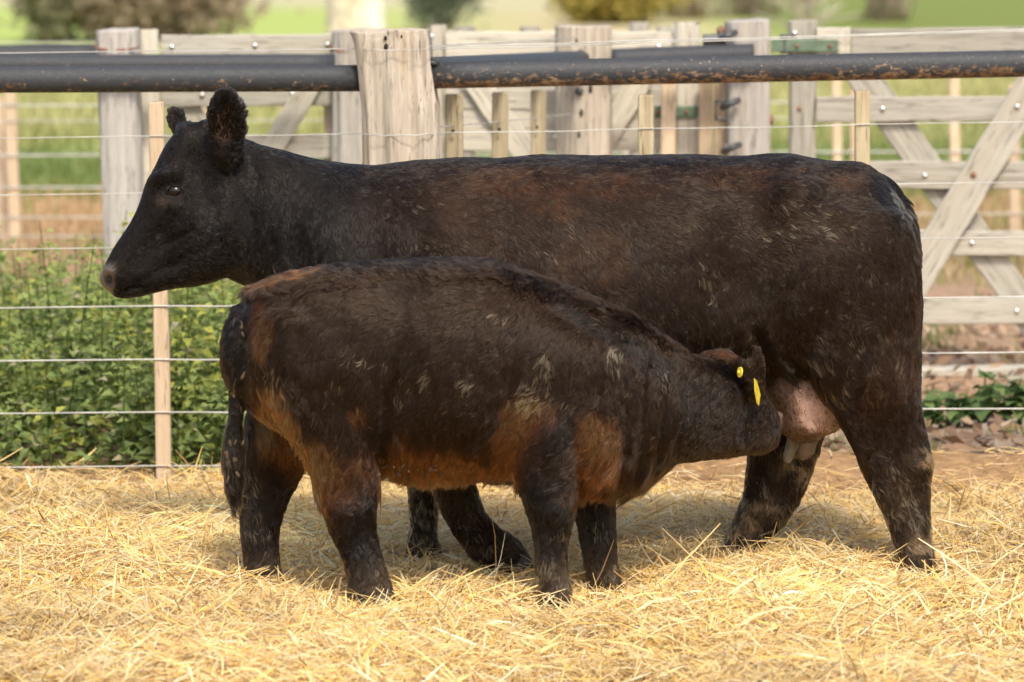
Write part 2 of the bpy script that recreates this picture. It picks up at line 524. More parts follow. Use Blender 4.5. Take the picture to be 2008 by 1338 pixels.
# ------------------------------------------------------------------ fur
def make_fur(parent, me, base, N, Yc, comb, length_f, color_f, lift_f, seed=1, clump=6, radius=0.0007, pull=0.5, keep=None, back=0.35, curl=0.16):
    r = np.random.default_rng(seed)
    me.calc_loop_triangles()
    nt = len(me.loop_triangles)
    tv = np.empty(nt * 3, np.int32); me.loop_triangles.foreach_get('vertices', tv); tv = tv.reshape(-1, 3)
    co, no = mesh_arrays(me)
    a, b, c = co[tv[:, 0]], co[tv[:, 1]], co[tv[:, 2]]
    fn = np.cross(b - a, c - a); area = np.linalg.norm(fn, axis=1) / 2
    ny = fn[:, 1] / (2 * area + 1e-12)
    w = area * np.where(ny < 0.3, 1.0, back)
    if keep is not None: w = w * keep((a + b + c) / 3)
    t = r.choice(nt, N, p=w / w.sum())
    u, v = r.random(N), r.random(N); fl = u + v > 1; u[fl] = 1 - u[fl]; v[fl] = 1 - v[fl]
    p = a[t] + (b - a)[t] * u[:, None] + (c - a)[t] * v[:, None]
    n = unit(no[tv[t, 0]] * (1 - u - v)[:, None] + no[tv[t, 1]] * u[:, None] + no[tv[t, 2]] * v[:, None])
    px, py = plane_px(p, Yc)
    # combing direction from control vectors (image-plane directions on the side view)
    K = np.array(comb, float)
    wsum = np.zeros(N); D = np.zeros((N, 3))
    for x, y, dx, dy, rad in K:
        ww = 1.0 / (((px - x) ** 2 + (py - y) ** 2) / (rad * rad) + 0.05) ** 1.6
        D += ww[:, None] * np.array([dx, 0, -dy]) / math.hypot(dx, dy); wsum += ww
    D = unit(D / wsum[:, None] + 1e-6)
    sw = SNoise(seed + 11, 9, 2)(p) * 0.45 + SNoise(seed + 12, 34, 2)(p) * 0.35
    D = D - n * (D * n).sum(1)[:, None]; D = unit(D)
    B = np.cross(n, D)
    # clumps
    ng = max(1, N // clump)
    gi = r.choice(N, ng, replace=False)
    kd = kdtree.KDTree(ng)
    for i, q in enumerate(p[gi]): kd.insert(q, i)
    kd.balance()
    own = np.fromiter((kd.find(q)[1] for q in p), np.int32, N)
    grand = r.random(ng)
    ng2 = max(1, N // 48)
    gi2 = r.choice(N, ng2, replace=False)
    kd2 = kdtree.KDTree(ng2)
    for i, q in enumerate(p[gi2]): kd2.insert(q, i)
    kd2.balance()
    own2 = np.fromiter((kd2.find(q)[1] for q in p), np.int32, N)
    ang = sw * 0.5 + r.normal(0, 0.10, N) + (r.normal(0, 0.12, ng))[own] + (r.normal(0, 0.17, ng2))[own2]
    D2 = D * np.cos(ang)[:, None] + B * np.sin(ang)[:, None]
    B2 = np.cross(n, D2)
    L = length_f(px, py, n, p) * r.uniform(0.7, 1.15, N) * (0.75 + 0.5 * r.random(ng))[own]
    lift = lift_f(px, py, n, p) * r.uniform(0.6, 1.3, N)
    KP = 5
    ts = np.linspace(0, 1, KP)
    pts = np.empty((N, KP, 3))
    ph = (r.random(ng) * 6.283)[own]; am = (r.normal(0, curl, ng))[own] + r.normal(0, 0.04, N)
    for k, tt in enumerate(ts):
        pts[:, k] = (p - n * 0.0006 + D2 * (L * tt)[:, None] + n * (L * lift * (tt - 0.55 * tt * tt))[:, None]
                     + B2 * (L * am * tt * np.sin(4.2 * tt + ph))[:, None])
        pts[:, k, 2] -= L * 0.10 * tt * tt
    gp2 = pts[gi2][own2]
    for k, tt in enumerate(ts):
        pts[:, k] += (gp2[:, k] - pts[:, k]) * (0.42 * tt ** 1.4)
    gp = pts[gi][own]
    for k, tt in enumerate(ts):
        f = pull * tt ** 1.3
        pts[:, k] += (gp[:, k] - pts[:, k]) * f
    colr = color_f(px, py, n, p, grand[own], r)
    crusty = colr[:, 0] > 0.22
    pale_tan = crusty & (colr[:, 2] / np.maximum(colr[:, 0], 1e-4) > 0.28)
    pts[pale_tan] += (n[pale_tan] * 0.0012)[:, None]
    hc = bpy.data.hair_curves.new('fur')
    hc.add_curves([KP] * N)
    hc.points.foreach_set('position', (pts - base).astype(np.float32).ravel())
    ra = hc.attributes.get('radius') or hc.attributes.new('radius', 'FLOAT', 'POINT')
    rad = radius * np.array([1.0, 1.0, 0.85, 0.6, 0.2])[None, :] * r.uniform(0.7, 1.3, N)[:, None] * np.where(pale_tan, 1.0, 1.0)[:, None]
    ra.data.foreach_set('value', rad.astype(np.float32).ravel())
    cc = np.ones((N, 4), np.float32); cc[:, :3] = np.clip(colr, 0.002, 0.9)
    ca = hc.attributes.new('strand_color', 'FLOAT_COLOR', 'CURVE')
    ca.data.foreach_set('color', cc.ravel())
    hc.materials.append(M['hair'])
    o = bpy.data.objects.new('fur', hc)
    COL.objects.link(o)
    o.parent = parent
    o['kind'] = 'stuff'
    return o

def blobs(px, py, lst, nz, soft=0.35):
    """sum of soft-edged patches; nz breaks their outline"""
    out = np.zeros(len(px))
    for x, y, rx, ry, ang, s in lst:
        a = R(ang); dx, dy = px - x, py - y
        u = (dx * math.cos(a) + dy * math.sin(a)) / rx; w = (-dx * math.sin(a) + dy * math.cos(a)) / ry
        d = np.sqrt(u * u + w * w) + nz * soft
        out = np.maximum(out, s * (1 - sstep(0.55, 1.15, d)))
    return out

# ------------------------------------------------------------------ COW
YC = 0.0
cow_parts = []
# trunk, neck (edge points: back line / belly line)
cow_parts.append(loft([
    ((345, 250), (452, 548), .085, 0), ((385, 240), (480, 560), .105, 0), ((440, 262), (515, 592), .125, 0), ((500, 280), (555, 645), .145, 0),
    ((565, 296), (590, 730), .175, 0), ((640, 316), (640, 800), .225, 0), ((720, 326), (710, 848), .27, 0), ((790, 320), (785, 868), .30, 0),
    ((880, 311), (880, 878), .325, 0), ((970, 310), (970, 880), .345, 0), ((1070, 306), (1070, 876), .36, 0), ((1180, 307), (1180, 866), .365, 0),
    ((1290, 303), (1285, 848), .355, 0), ((1390, 306), (1370, 815), .335, 0), ((1470, 305), (1455, 775), .315, 0), ((1550, 299), (1550, 750), .305, 0),
    ((1620, 312), (1625, 760), .29, 0), ((1690, 320), (1690, 770), .265, 0), ((1735, 350), (1740, 760), .225, 0), ((1768, 392), (1772, 730), .165, 0),
    ((1786, 440), (1790, 690), .10, 0)], n=40, cap=0.12, expo=2.25, asym=0.0))
# head
cow_parts.append(loft([
    ((203, 534), (214, 566), .040, 0), ((209, 516), (229, 580), .060, 0), ((222, 490), (254, 583), .068, 0), ((240, 462), (290, 576), .070, 0),
    ((262, 430), (335, 566), .074, 0), ((279, 394), (382, 560), .086, 0), ((292, 354), (425, 549), .102, 0), ((312, 310), (452, 535), .108, 0),
    ((337, 268), (474, 520), .100, 0), ((362, 243), (490, 480), .090, 0), ((392, 243), (500, 440), .08, 0)], n=32, cap=0.5, expo=2.9))
# ears
cow_parts.append(loft([((428, 335), (476, 335), .042, -.085), ((418, 302), (476, 302), .034, -.115), ((408, 264), (482, 266), .026, -.135), ((405, 228), (483, 232), .021, -.145),
                       ((411, 198), (476, 206), .019, -.145), ((428, 176), (460, 181), .016, -.14)], n=20, cap=0.3))
cow_parts.append(loft([((345, 290), (392, 280), .035, .07), ((334, 262), (374, 258), .028, .11), ((328, 238), (366, 242), .022, .13), ((330, 214), (360, 218), .018, .135)], n=16, cap=0.3))
# near hind leg
cow_parts.append(loft([
    ((1560, 400), (1775, 420), .10, -.17), ((1530, 520), (1802, 520), .135, -.15), ((1535, 640), (1804, 640), .14, -.15), ((1585, 740), (1803, 740), .12, -.165),
    ((1632, 800), (1806, 790), .098, -.175), ((1662, 860), (1818, 845), .075, -.18), ((1690, 925), (1828, 905), .060, -.18), ((1718, 985), (1828, 965), .052, -.18),
    ((1742, 1040), (1827, 1030), .046, -.18), ((1758, 1085), (1830, 1080), .046, -.18), ((1760, 1125), (1836, 1120), .052, -.18), ((1750, 1165), (1844, 1160), .058, -.18)], n=28, cap=0.1))
# far hind leg
cow_parts.append(loft([
    ((1500, 520), (1750, 520), .12, .15), ((1470, 660), (1720, 660), .12, .15), ((1470, 760), (1668, 770), .10, .16), ((1468, 850), (1622, 840), .075, .17),
    ((1466, 910), (1598, 905), .060, .175), ((1456, 965), (1572, 968), .05, .175), ((1436, 1020), (1532, 1030), .045, .175), ((1416, 1065), (1500, 1075), .045, .175),
    ((1402, 1105), (1482, 1112), .052, .175), ((1392, 1140), (1482, 1145), .056, .175)], n=28, cap=0.1))
# fore legs: one upright on the far side, one folded back on the near side
cow_parts.append(loft([
    ((690, 640), (900, 640), .09, .15), ((740, 760), (895, 770), .085, .15), ((775, 850), (885, 860), .07, .155), ((792, 925), (875, 930), .058, .16),
    ((800, 990), (864, 995), .048, .16), ((802, 1040), (858, 1042), .044, .16), ((796, 1085), (868, 1088), .050, .16), ((786, 1130), (880, 1130), .056, .16)], n=24, cap=0.1))
cow_parts.append(loft([
    ((690, 640), (900, 640), .09, -.12), ((735, 760), (920, 760), .085, -.13), ((790, 850), (920, 840), .07, -.13), ((835, 930), (918, 905), .058, -.13),
    ((862, 985), (932, 958), .048, -.13), ((884, 1036), (950, 1002), .042, -.13), ((912, 1080), (978, 1032), .040, -.13), ((936, 1104), (1004, 1046), .044, -.13),
    ((972, 1124), (1026, 1066), .042, -.13), ((1000, 1140), (1040, 1092), .034, -.13)], n=24, cap=0.15))
# tail hugging the rump
cow_parts.append(loft([
    ((1690, 330), (1715, 365), .035, 0), ((1742, 345), (1735, 392), .035, 0), ((1776, 384), (1756, 420), .032, 0), ((1797, 440), (1772, 452), .03, 0), ((1805, 520), (1778, 520), .028, 0),
    ((1808, 620), (1782, 620), .028, 0), ((1808, 720), (1780, 720), .028, 0), ((1806, 800), (1776, 800), .03, 0), ((1804, 835), (1784, 835), .02, 0)], n=16, cap=0.3))
cow_me = remeshed(cow_parts, 0.0095, 7)
sculpt(cow_me, YC, [
    (446, 240, 22, 46, 0, -.022), (343, 374, 30, 22, 0, -.012), (328, 342, 30, 13, -25, .022), (360, 300, 14, 50, 20, .008), (345, 402, 26, 10, 10, .006), (392, 322, 30, 38, 0, -.018),
    (425, 445, 46, 56, 0, .030), (290, 450, 80, 16, -55, .010), (320, 455, 70, 16, -52, -.008), (330, 520, 80, 9, -28, -.010), (285, 535, 40, 18, 0, .008), (235, 520, 14, 26, 15, .006), (470, 545, 50, 16, 10, -.01), (500, 330, 14, 70, -10, -.012), (235, 575, 40, 5, 5, -.006),
    (216, 546, 9, 12, 20, -.016), (222, 528, 14, 8, 20, .008), (490, 400, 16, 120, -12, -.014), (353, 462, 42, 6, -27, -.012), (256, 564, 36, 4, -12, -.012), (228, 570, 10, 5, 30, -.008), (250, 576, 34, 8, -4, .006), (660, 470, 60, 120, -15, .034), (760, 560, 26, 150, -8, -.022),
    (860, 430, 60, 90, -10, .018), (1120, 560, 200, 120, 0, .012), (1450, 500, 70, 120, 0, -.045), (1545, 372, 46, 34, 10, .044), (1660, 520, 90, 130, 0, .026), (950, 600, 12, 150, -6, -.006), (1010, 600, 12, 150, -6, -.006), (1070, 600, 12, 150, -6, -.006), (1130, 600, 12, 150, -6, -.006), (1190, 600, 12, 150, -6, -.006),
    (1500, 690, 14, 70, -25, -.025), (1545, 720, 14, 80, -35, .020), (1720, 372, 40, 25, 30, -.012), (1800, 885, 26, 26, 0, .014), (1768, 950, 12, 70, -8, -.012), (1545, 925, 24, 30, 0, .008), (830, 965, 26, 26, 0, .010), (1700, 800, 26, 60, -25, -.012),
    (1770, 400, 16, 60, 0, -.01)],
    [(SNoise(21, 11, 2), .0028), (SNoise(22, 34, 2), .0012)])
nz_a, nz_b, nz_c = SNoise(31, 12, 3), SNoise(32, 40, 3), SNoise(33, 5, 2)
nz_d = SNoise(34, 75, 2)

def cow_coat(px, py, n, p, g, r):
    a, b_, c_ = nz_a(p), nz_b(p), nz_c(p)
    N = len(px)
    col = np.tile(np.array([0.0145, 0.0112, 0.0092]), (N, 1))
    body = sstep(640, 860, px + 40 * c_)
    col = lerp3(body * 0.95, col, (0.026, 0.0135, 0.0070))
    back = blobs(px, py, [(1060, 385, 100, 55, 0, 1), (1150, 480, 90, 70, 0, .55), (1200, 360, 120, 35, 0, .8), (1420, 340, 170, 26, 0, .65), (960, 440, 120, 80, 0, .35),
                          (1785, 640, 26, 110, 0, .9), (1730, 700, 50, 90, 0, .5), (1640, 350, 80, 25, 0, .5), (1100, 560, 60, 40, 0, .35)], a * .8 + b_ * .3)
    col = lerp3(np.clip(back * (0.06 + 0.40 * g) * (1 + .4 * nz_d(p)), 0, 1), col, (0.070, 0.031, 0.0135))
    # dark line down the spine, black tail; crease shade painted along the flank fold
    spine = blobs(px, py, [(1740, 385, 75, 34, 45, 1), (1798, 620, 16, 240, 0, 1), (1545, 720, 26, 80, -38, .9), (1300, 312, 600, 12, 0, .5)], a * .3)
    col = lerp3(spine * 0.85, col, (0.013, 0.011, 0.010))
    # dried mud caught in the hair, clump by clump
    mud = blobs(px, py, [(1595, 418, 75, 26, 12, 1), (1560, 395, 60, 26, 0, .5), (1375, 530, 26, 60, -15, .6), (1470, 440, 70, 30, 10, .35), (1340, 428, 30, 12, -10, .7), (1765, 420, 18, 60, -20, .6),
                         (1640, 660, 80, 60, 0, .48), (1600, 720, 60, 60, -40, .5), (1720, 690, 50, 70, 0, .38), (1685, 527, 30, 14, 0, .6), (830, 400, 40, 26, 0, .38), (840, 460, 50, 26, 0, .42),
                         (1100, 440, 70, 26, 30, .42), (1060, 480, 40, 20, 0, .35), (530, 500, 18, 26, 0, .6), (366, 412, 16, 9, 0, .3), (1400, 520, 60, 40, 0, .25),
                         (1795, 905, 50, 70, 0, 1.0), (1750, 960, 60, 60, 0, .6), (1790, 1050, 46, 80, 0, 1.05), (1566, 925, 40, 70, 20, 1.25), (1510, 1020, 50, 60, 30, .95), (1440, 1090, 60, 46, 0, .9),
                         (830, 1010, 46, 110, 0, .55), (960, 1060, 90, 40, 40, .2)], a * .45 + b_ * .35)
    leg = sstep(840, 900, py)
    hit = (g * 0.85 + 0.15 * r.random(N)) < np.maximum(mud * 0.29, leg * 0.10 * (mud > .05) + leg * .05 + mud * .16 * leg) * (1 + 1.1 * nz_d(p))
    tan = np.array([0.52, 0.36, 0.175])[None] * r.uniform(.6, 1.15, N)[:, None]
    col = np.where(hit[:, None], tan, col)
    soft = (np.clip(mud, 0, 1) * 0.05 + leg * .14 * np.clip(.6 + .5 * b_, 0, 1.4))[:, None]
    col = col * (1 - soft) + np.array([0.22, 0.155, 0.09]) * soft
    # sun-bleached tips here and there
    bl = (r.random(N) < 0.03 * body)
    col = np.where(bl[:, None], np.array([0.13, 0.085, 0.05]), col)
    return col * np.where(hit, 1.0, 0.65 + 0.7 * r.random(N))[:, None]

def skin_zone_cow(px, py, p):
    nose = (1 - sstep(220, 236, px + (py - 545) * 0.10)) * sstep(505, 528, py)
    eye = 1 - sstep(0.9, 1.3, np.sqrt(((px - 342) / 23) ** 2 + ((py - 376) / 17) ** 2))
    return nose, eye

co, no = mesh_arrays(cow_me)
px, py = plane_px(co, YC)
zz = np.zeros(len(co))
ccol = cow_coat(px, py, no, co, np.full(len(co), 2.0), np.random.default_rng(1)) * 0.55
ccol = np.minimum(ccol, 0.05)
crust = blobs(px, py, [(1800, 900, 40, 50, 0, .8), (1790, 1060, 36, 50, 0, .6), (1566, 925, 34, 60, 20, 1), (1500, 1030, 36, 50, 30, .7), (1440, 1090, 50, 40, 0, .8), (830, 1020, 30, 80, 0, .5)], nz_a(co) * .5 + nz_b(co) * .3)
ccol = lerp3(np.clip(crust, 0, 1) * sstep(-.1, .5, nz_d(co) + .5 * nz_b(co)), ccol, (0.22, 0.155, 0.09))
nose, eyez = skin_zone_cow(px, py, co)
ccol = lerp3(nose, ccol, (0.135, 0.105, 0.088))
nost = np.exp(-(((px - 218) / 9) ** 2 + ((py - 546) / 13) ** 2))
ccol = lerp3(np.clip(nost * 1.6, 0, 1), ccol, (0.012, 0.009, 0.008))
ccol = lerp3(eyez * 0.8, ccol, (0.016, 0.012, 0.010))
tear = np.exp(-(((px - 322) / 9) ** 2 + ((py - 392) / 8) ** 2))
ccol = lerp3(np.clip(tear, 0, 1) * .3, ccol, (0.10, 0.065, 0.045))
ccol = lerp3(blobs(px, py, [(446, 240, 20, 40, 0, .8)], zz), ccol, (0.06, 0.03, 0.016))
paint(cow_me, ccol)
cow_bvh = BVHTree.FromPolygons([tuple(v) for v in co], [tuple(q.vertices) for q in cow_me.polygons])

def surf(bvh, px, py):
    o = Vector(_C); d = (V(px, py, 0) - o).normalized()
    hit, nn, _, _ = bvh.ray_cast(o, d)
    return hit, nn

cow_base = np.array([0.25, 0.0, 0.0])
m, nn_, l_, b_ = new_mat('nose_skin')
a_ = nn_.new('ShaderNodeAttribute'); a_.attribute_name = 'Col'
l_.new(a_.outputs['Color'], b_.inputs['Base Color'])
b_.inputs['Roughness'].default_value = 0.38; b_.inputs['Specular IOR Level'].default_value = 0.5
mp_ = mapping(nn_, l_, (1, 1, 1)); vn_ = nn_.new('ShaderNodeTexVoronoi'); vn_.inputs['Scale'].default_value = 190
l_.new(mp_.outputs[0], vn_.inputs['Vector']); bump(nn_, l_, vn_.outputs['Distance'], 0.35, 0.002, b_)
cow_me.materials.append(M['hide']); cow_me.materials.append(m)
fm = np.zeros(len(cow_me.polygons), np.int32)
fc_ = np.empty(len(cow_me.polygons) * 3, np.float32); cow_me.polygons.foreach_get('center', fc_)
fpx, fpy = plane_px(fc_.reshape(-1, 3).astype(float), YC)
fm[skin_zone_cow(fpx, fpy, None)[0] > .4] = 1
cow_me.polygons.foreach_set('material_index', fm)
cow_me.shade_smooth()
cow_me.transform(Matrix.Translation(-Vector(cow_base)))
cow = bpy.data.objects.new('cow', cow_me); cow_me.name = 'cow'
cow.location = cow_base
COL.objects.link(cow)
tag(cow, 'large black brown cow standing side on, head raised to the left', 'cow')

def cow_len(px, py, n, p):
    L = np.full(len(px), 0.022)
    L = np.where(px < 640, 0.017, L)
    head = 1 - sstep(420, 540, px - (py - 300) * 0.1)
    L = L * (1 - head) + 0.011 * head
    L = np.where((px < 330) & (py > 380), 0.007, L)
    ear = ((px > 400) & (px < 490) & (py < 262)); L = np.where(ear, 0.021, L)
    ear2 = ((px < 366) & (py < 258)); L = np.where(ear & (px > 468), 0.032, L)
    L = np.where(ear2, 0.02, L)
    L = np.where(py > 860, 0.019, L)
    L = np.where((px > 1500) & (px < 1640) & (py > 660) & (py < 800), 0.05, L)
    L = np.where((px > 1700) & (py > 380) & (py < 500) & (px - (py - 400) * .25 > 1755), 0.04, L)
    return L

def cow_lift(px, py, n, p):
    l = np.full(len(px), 0.24)
    l = np.where(py > 880, 0.5, l)
    ear = ((px > 400) & (px < 490) & (py < 290)); l = np.where(ear, 0.55, l)
    l = np.where((px < 366) & (py < 258), .8, l)
    l = np.where((px < 420) & (py > 280), 0.26, l)
    return l

def cow_keep(c):
    px, py = plane_px(c, YC)
    nose, eye = skin_zone_cow(px, py, c)
    return np.clip(1 - nose - eye, 0, 1) * np.where(px < 520, 2.0, 1.0)


# fur works on world coordinates: use a world-space copy of the mesh
tmp = cow_me.copy(); tmp.transform(Matrix.Translation(Vector(cow_base)))
make_fur(cow, tmp, cow_base, 330000, YC, [
    (250, 500, 0.5, -0.5, 60), (330, 420, 0.6, -0.5, 60), (400, 300, 0.2, -1, 50), (412, 235, -0.8, -1, 18), (445, 195, 0.1, -1, 22), (450, 250, 0.2, -1, 18), (482, 235, 1, -.7, 18), (478, 280, 1, -.1, 16), (338, 235, -1, -.5, 12), (352, 225, -0.2, -1, 14), (430, 480, 1, 0.2, 70), (560, 420, 0.5, 1, 100),
    (600, 320, 1, .4, 60), (700, 480, 0.4, 1, 120), (850, 360, 1, .35, 100), (900, 600, 0.5, 1, 150), (1100, 380, 1, .5, 140), (1150, 560, .55, 1, 140), (1400, 360, 1, .25, 140), (1380, 600, .3, 1, 120),
    (1560, 420, 1, .35, 80), (1560, 600, .35, 1, 100), (1700, 400, 1, .55, 60), (1760, 520, .35, 1, 80), (1650, 700, .25, 1, 80), (1520, 700, .7, 1, 40), (1600, 760, .7, .9, 40), (1780, 850, .35, 1, 80), (1800, 1050, 0, 1, 80),
    (1450, 1050, -.3, 1, 80), (1540, 900, 0, 1, 60), (830, 1000, .1, 1, 80), (960, 1060, .8, .8, 60)],
    cow_len, cow_coat, cow_lift, seed=2, keep=cow_keep, radius=0.00052)
bpy.data.meshes.remove(tmp)

def ellipsoid(c, r, n=16, m=10, jitter=0.0, seed=0):
    rr = np.random.default_rng(seed)
    v = [(0, 0, 1)]
    for i in range(1, m):
        a = math.pi * i / m
        for j in range(n):
            b_ = 2 * math.pi * j / n
            v.append((math.sin(a) * math.cos(b_), math.sin(a) * math.sin(b_), math.cos(a)))
    v.append((0, 0, -1))
    v = np.array(v)
    v *= (1 + rr.normal(0, jitter, len(v)))[:, None]
    f = [(0, 1 + j, 1 + (j + 1) % n) for j in range(n)]
    for i in range(m - 2):
        for j in range(n):
            f.append((1 + i * n + j, 1 + (i + 1) * n + j, 1 + (i + 1) * n + (j + 1) % n, 1 + i * n + (j + 1) % n))
    k = len(v) - 1; o = 1 + (m - 2) * n
    f += [(k, o + (j + 1) % n, o + j) for j in range(n)]
    return v * np.asarray(r) + np.asarray(c), f

# eye
m, nn_, l_, b_ = new_mat('eyeball')
b_.inputs['Base Color'].default_value = (0.012, 0.007, 0.005, 1); b_.inputs['Roughness'].default_value = 0.06
b_.inputs['Specular IOR Level'].default_value = 0.4
M['eyeball'] = m
M['lid'] = flat_mat('lid', (0.011, 0.0085, 0.007), 0.65, spec=0.2, var=0.3, scale=80)
hit, hn = surf(cow_bvh, 218, 547)
v, f = ellipsoid((0, 0, 0), (.0098, .007, .0160), 16, 10)
th_ = R(-28); v = np.stack([v[:, 0] * math.cos(th_) + v[:, 2] * math.sin(th_), v[:, 1], -v[:, 0] * math.sin(th_) + v[:, 2] * math.cos(th_)], 1)
mesh_obj('nostril', v + np.array(hit + Vector((0, .002, 0))), f, M['hole'], cow)
hit, hn = surf(cow_bvh, 343, 375)
ec = hit + Vector((0, 0.012, 0))
v, f = ellipsoid((0, 0, 0), (.0255, .020, .0185), 24, 16)
mesh_obj('eye', v + np.array(ec), f, M['eyeball'], cow)
def ring_tube(c, rx, rz, tr, y0, squash=1.0, n=28, m=8, a0=0, a1=2 * math.pi):
    v, f = [], []
    for i in range(n + 1):
        a = a0 + (a1 - a0) * i / n
        ctr = np.array([rx * math.cos(a), -0.006 * math.cos(2 * a), rz * math.sin(a)])
        out = np.array([math.cos(a), 0, math.sin(a)])
        tt = tr * (0.35 + 0.65 * math.sin(math.pi * i / n))
        for j in range(m):
            b2 = 2 * math.pi * j / m
            v.append(np.asarray(c) + ctr + out * tt * math.cos(b2) + np.array([0, 1, 0]) * tt * math.sin(b2))
    for i in range(n):
        for j in range(m):
            f.append((i * m + j, i * m + (j + 1) % m, (i + 1) * m + (j + 1) % m, (i + 1) * m + j))
    return np.array(v), f
v, f = ring_tube(np.array(ec) + [0, -.010, 0], .025, .0165, .0055, 0, a0=R(-5), a1=R(190))
mesh_obj('eyelid', v, f, M['lid'], cow)
v, f = ring_tube(np.array(ec) + [0, -.010, 0], .025, .016, .004, 0, a0=R(185), a1=R(358))
mesh_obj('eyelid', v, f, M['lid'], cow)

M['hoof'] = flat_mat('hoof', (0.045, 0.036, 0.028), 0.6, var=0.4, scale=50)
def hoof(px, py, Y, w, parent, face=-1):
    c = at(px, py, Y)
    ps = []
    for s_ in (-1, 1):
        pts = []
        for (t, hx, hy, dx) in ((0, .034, .020, 0), (.5, .040, .023, .006), (1, .047, .026, .016)):
            pts.append((t, hx * w, hy * w, dx * w * face))
        vv, ff_ = [], []
        n_ = 14
        for (t, hx, hy, dx) in pts:
            for j in range(n_):
                a = 2 * math.pi * j / n_
                tip = 1.0 + .25 * (math.cos(a) * face > .4)
                vv.append((c[0] + dx + hx * math.cos(a) * tip, c[1] + s_ * .024 * w + hy * math.sin(a), c[2] + .055 * w * (1 - t)))
        for i in range(2):
            for j in range(n_):
                ff_.append((i * n_ + j, i * n_ + (j + 1) % n_, (i + 1) * n_ + (j + 1) % n_, (i + 1) * n_ + j))
        ff_.append(tuple(range(n_))[::-1]); ff_.append(tuple(range(2 * n_, 3 * n_)))
        ps.append((np.array(vv), ff_))
    v, f = join(ps)
    return mesh_obj('hoof', v, f, M['hoof'], parent)
for hx_, hy_, hY in ((1796, 1152, -.18), (1440, 1140, .175), (832, 1132, .16)):
    hoof(hx_, hy_, hY, 1.15, cow)

# folded fore foot: the two claws point back along the straw
ps = []
for s_ in (-1, 1):
    v_, f_ = loft([((992, 1134), (1034, 1084), .020, -.13 + s_ * .024), ((1012, 1150), (1046, 1100), .022, -.13 + s_ * .025), ((1030, 1158), (1054, 1126), .014, -.13 + s_ * .024)], n=14, k=3, cap=.3)
    ps.append((v_, f_))
v, f = join(ps)
mesh_obj('hoof', v, f, M['hoof'], cow)

# udder and teats
v, f = loft([((1478, 650), (1650, 680), .10, -.02), ((1482, 720), (1664, 735), .125, -.03), ((1492, 772), (1658, 785), .13, -.035), ((1508, 812), (1650, 820), .12, -.035),
             ((1526, 838), (1640, 844), .10, -.035), ((1548, 856), (1616, 858), .055, -.035)], n=64, k=14, cap=0.3)
v = v + (v - v.mean(0)) * (0.035 * np.sin(SNoise(91, 9, 2)(v) * 3.0) + .02 * SNoise(92, 40, 2)(v))[:, None]
px, py = plane_px(v, -.03)
ucol = np.tile(np.array([0.155, 0.10, 0.072]), (len(v), 1))
nz = nz_a(v)
ucol = lerp3(blobs(px, py, [(1594, 798, 34, 26, 25, .9), (1568, 772, 36, 22, 40, .5)], nz * .8, .5), ucol, (0.52, 0.345, 0.28))
ucol = lerp3(blobs(px, py, [(1500, 750, 40, 60, 0, .8)], nz * .5), ucol, (0.09, 0.05, 0.03))
udder = mesh_obj('udder', v, f, M['udder_skin'], cow, cols=ucol)
uds = mesh_obj('tmp_udder', v, f)
bm = bmesh.new(); bm.from_mesh(uds.data); bmesh.ops.recalc_face_normals(bm, faces=bm.faces); bm.to_mesh(uds.data); bm.free()
make_fur(udder, uds.data, np.array(udder.location) + np.array(cow_base), 16000, -.03, [(1570, 780, .5, .8, 100), (1600, 840, 0.2, 1, 60)], lambda px, py, n, p: np.full(len(px), .012),
         lambda px, py, n, p, g, r: np.array([.075, .042, .025])[None] * r.uniform(.4, 1.8, (len(px), 1)), lambda px, py, n, p: np.full(len(px), .3), seed=9, radius=.0005, clump=3, pull=.3,
         keep=lambda c: 1.0 - .8 * blobs(*plane_px(c, -.03), [(1588, 800, 34, 28, 25, 1)], np.zeros(len(c))))
um = uds.data; bpy.data.objects.remove(uds); bpy.data.meshes.remove(um)
for secs, c in (([((1568, 852), (1614, 850), .032, -.05), ((1566, 868), (1604, 866), .026, -.05), ((1564, 890), (1596, 888), .020, -.05), ((1567, 898), (1588, 896), .014, -.05)], (0.17, 0.115, 0.075)),
                ([((1544, 850), (1574, 852), .024, -.0), ((1541, 872), (1566, 874), .019, .0), ((1536, 890), (1558, 892), .018, -.0), ((1537, 903), (1552, 905), .012, -.0)], (0.24, 0.205, 0.155)),
                ([((1506, 815), (1536, 815), .024, -.17), ((1506, 838), (1532, 840), .018, -.19), ((1508, 858), (1528, 860), .015, -.205)], (0.12, 0.08, 0.055))):
    v, f = loft(secs, n=16, k=4, cap=0.6)
    mesh_obj('teat', v, f, M['udder_skin'], udder, cols=np.tile(np.array(c), (len(v), 1)))

# ------------------------------------------------------------------ CALF
YK = -0.60
calf_parts = []
calf_parts.append(loft([
    ((484, 590), (486, 790), .07, YK), ((505, 566), (510, 815), .125, YK), ((550, 549), (560, 850), .165, YK), ((610, 535), (620, 885), .19, YK),
    ((690, 521), (700, 912), .20, YK), ((780, 514), (785, 930), .22, YK), ((870, 511), (870, 930), .23, YK), ((960, 520), (955, 930), .225, YK),
    ((1040, 539), (1030, 938), .215, YK), ((1110, 562), (1095, 955), .21, YK), ((1175, 591), (1150, 972), .195, YK + .005), ((1235, 622), (1210, 968), .17, YK + .015),
    ((1290, 655), (1265, 942), .145, YK + .03), ((1340, 686), (1320, 908), .125, YK + .06), ((1390, 698), (1375, 900), .108, YK + .10), ((1435, 704), (1425, 894), .095, YK + .15),
    ((1475, 738), (1468, 890), .080, YK + .22), ((1503, 778), (1500, 886), .064, YK + .28), ((1522, 808), (1518, 872), .054, YK + .325)], n=36, cap=0.5, expo=2.25))
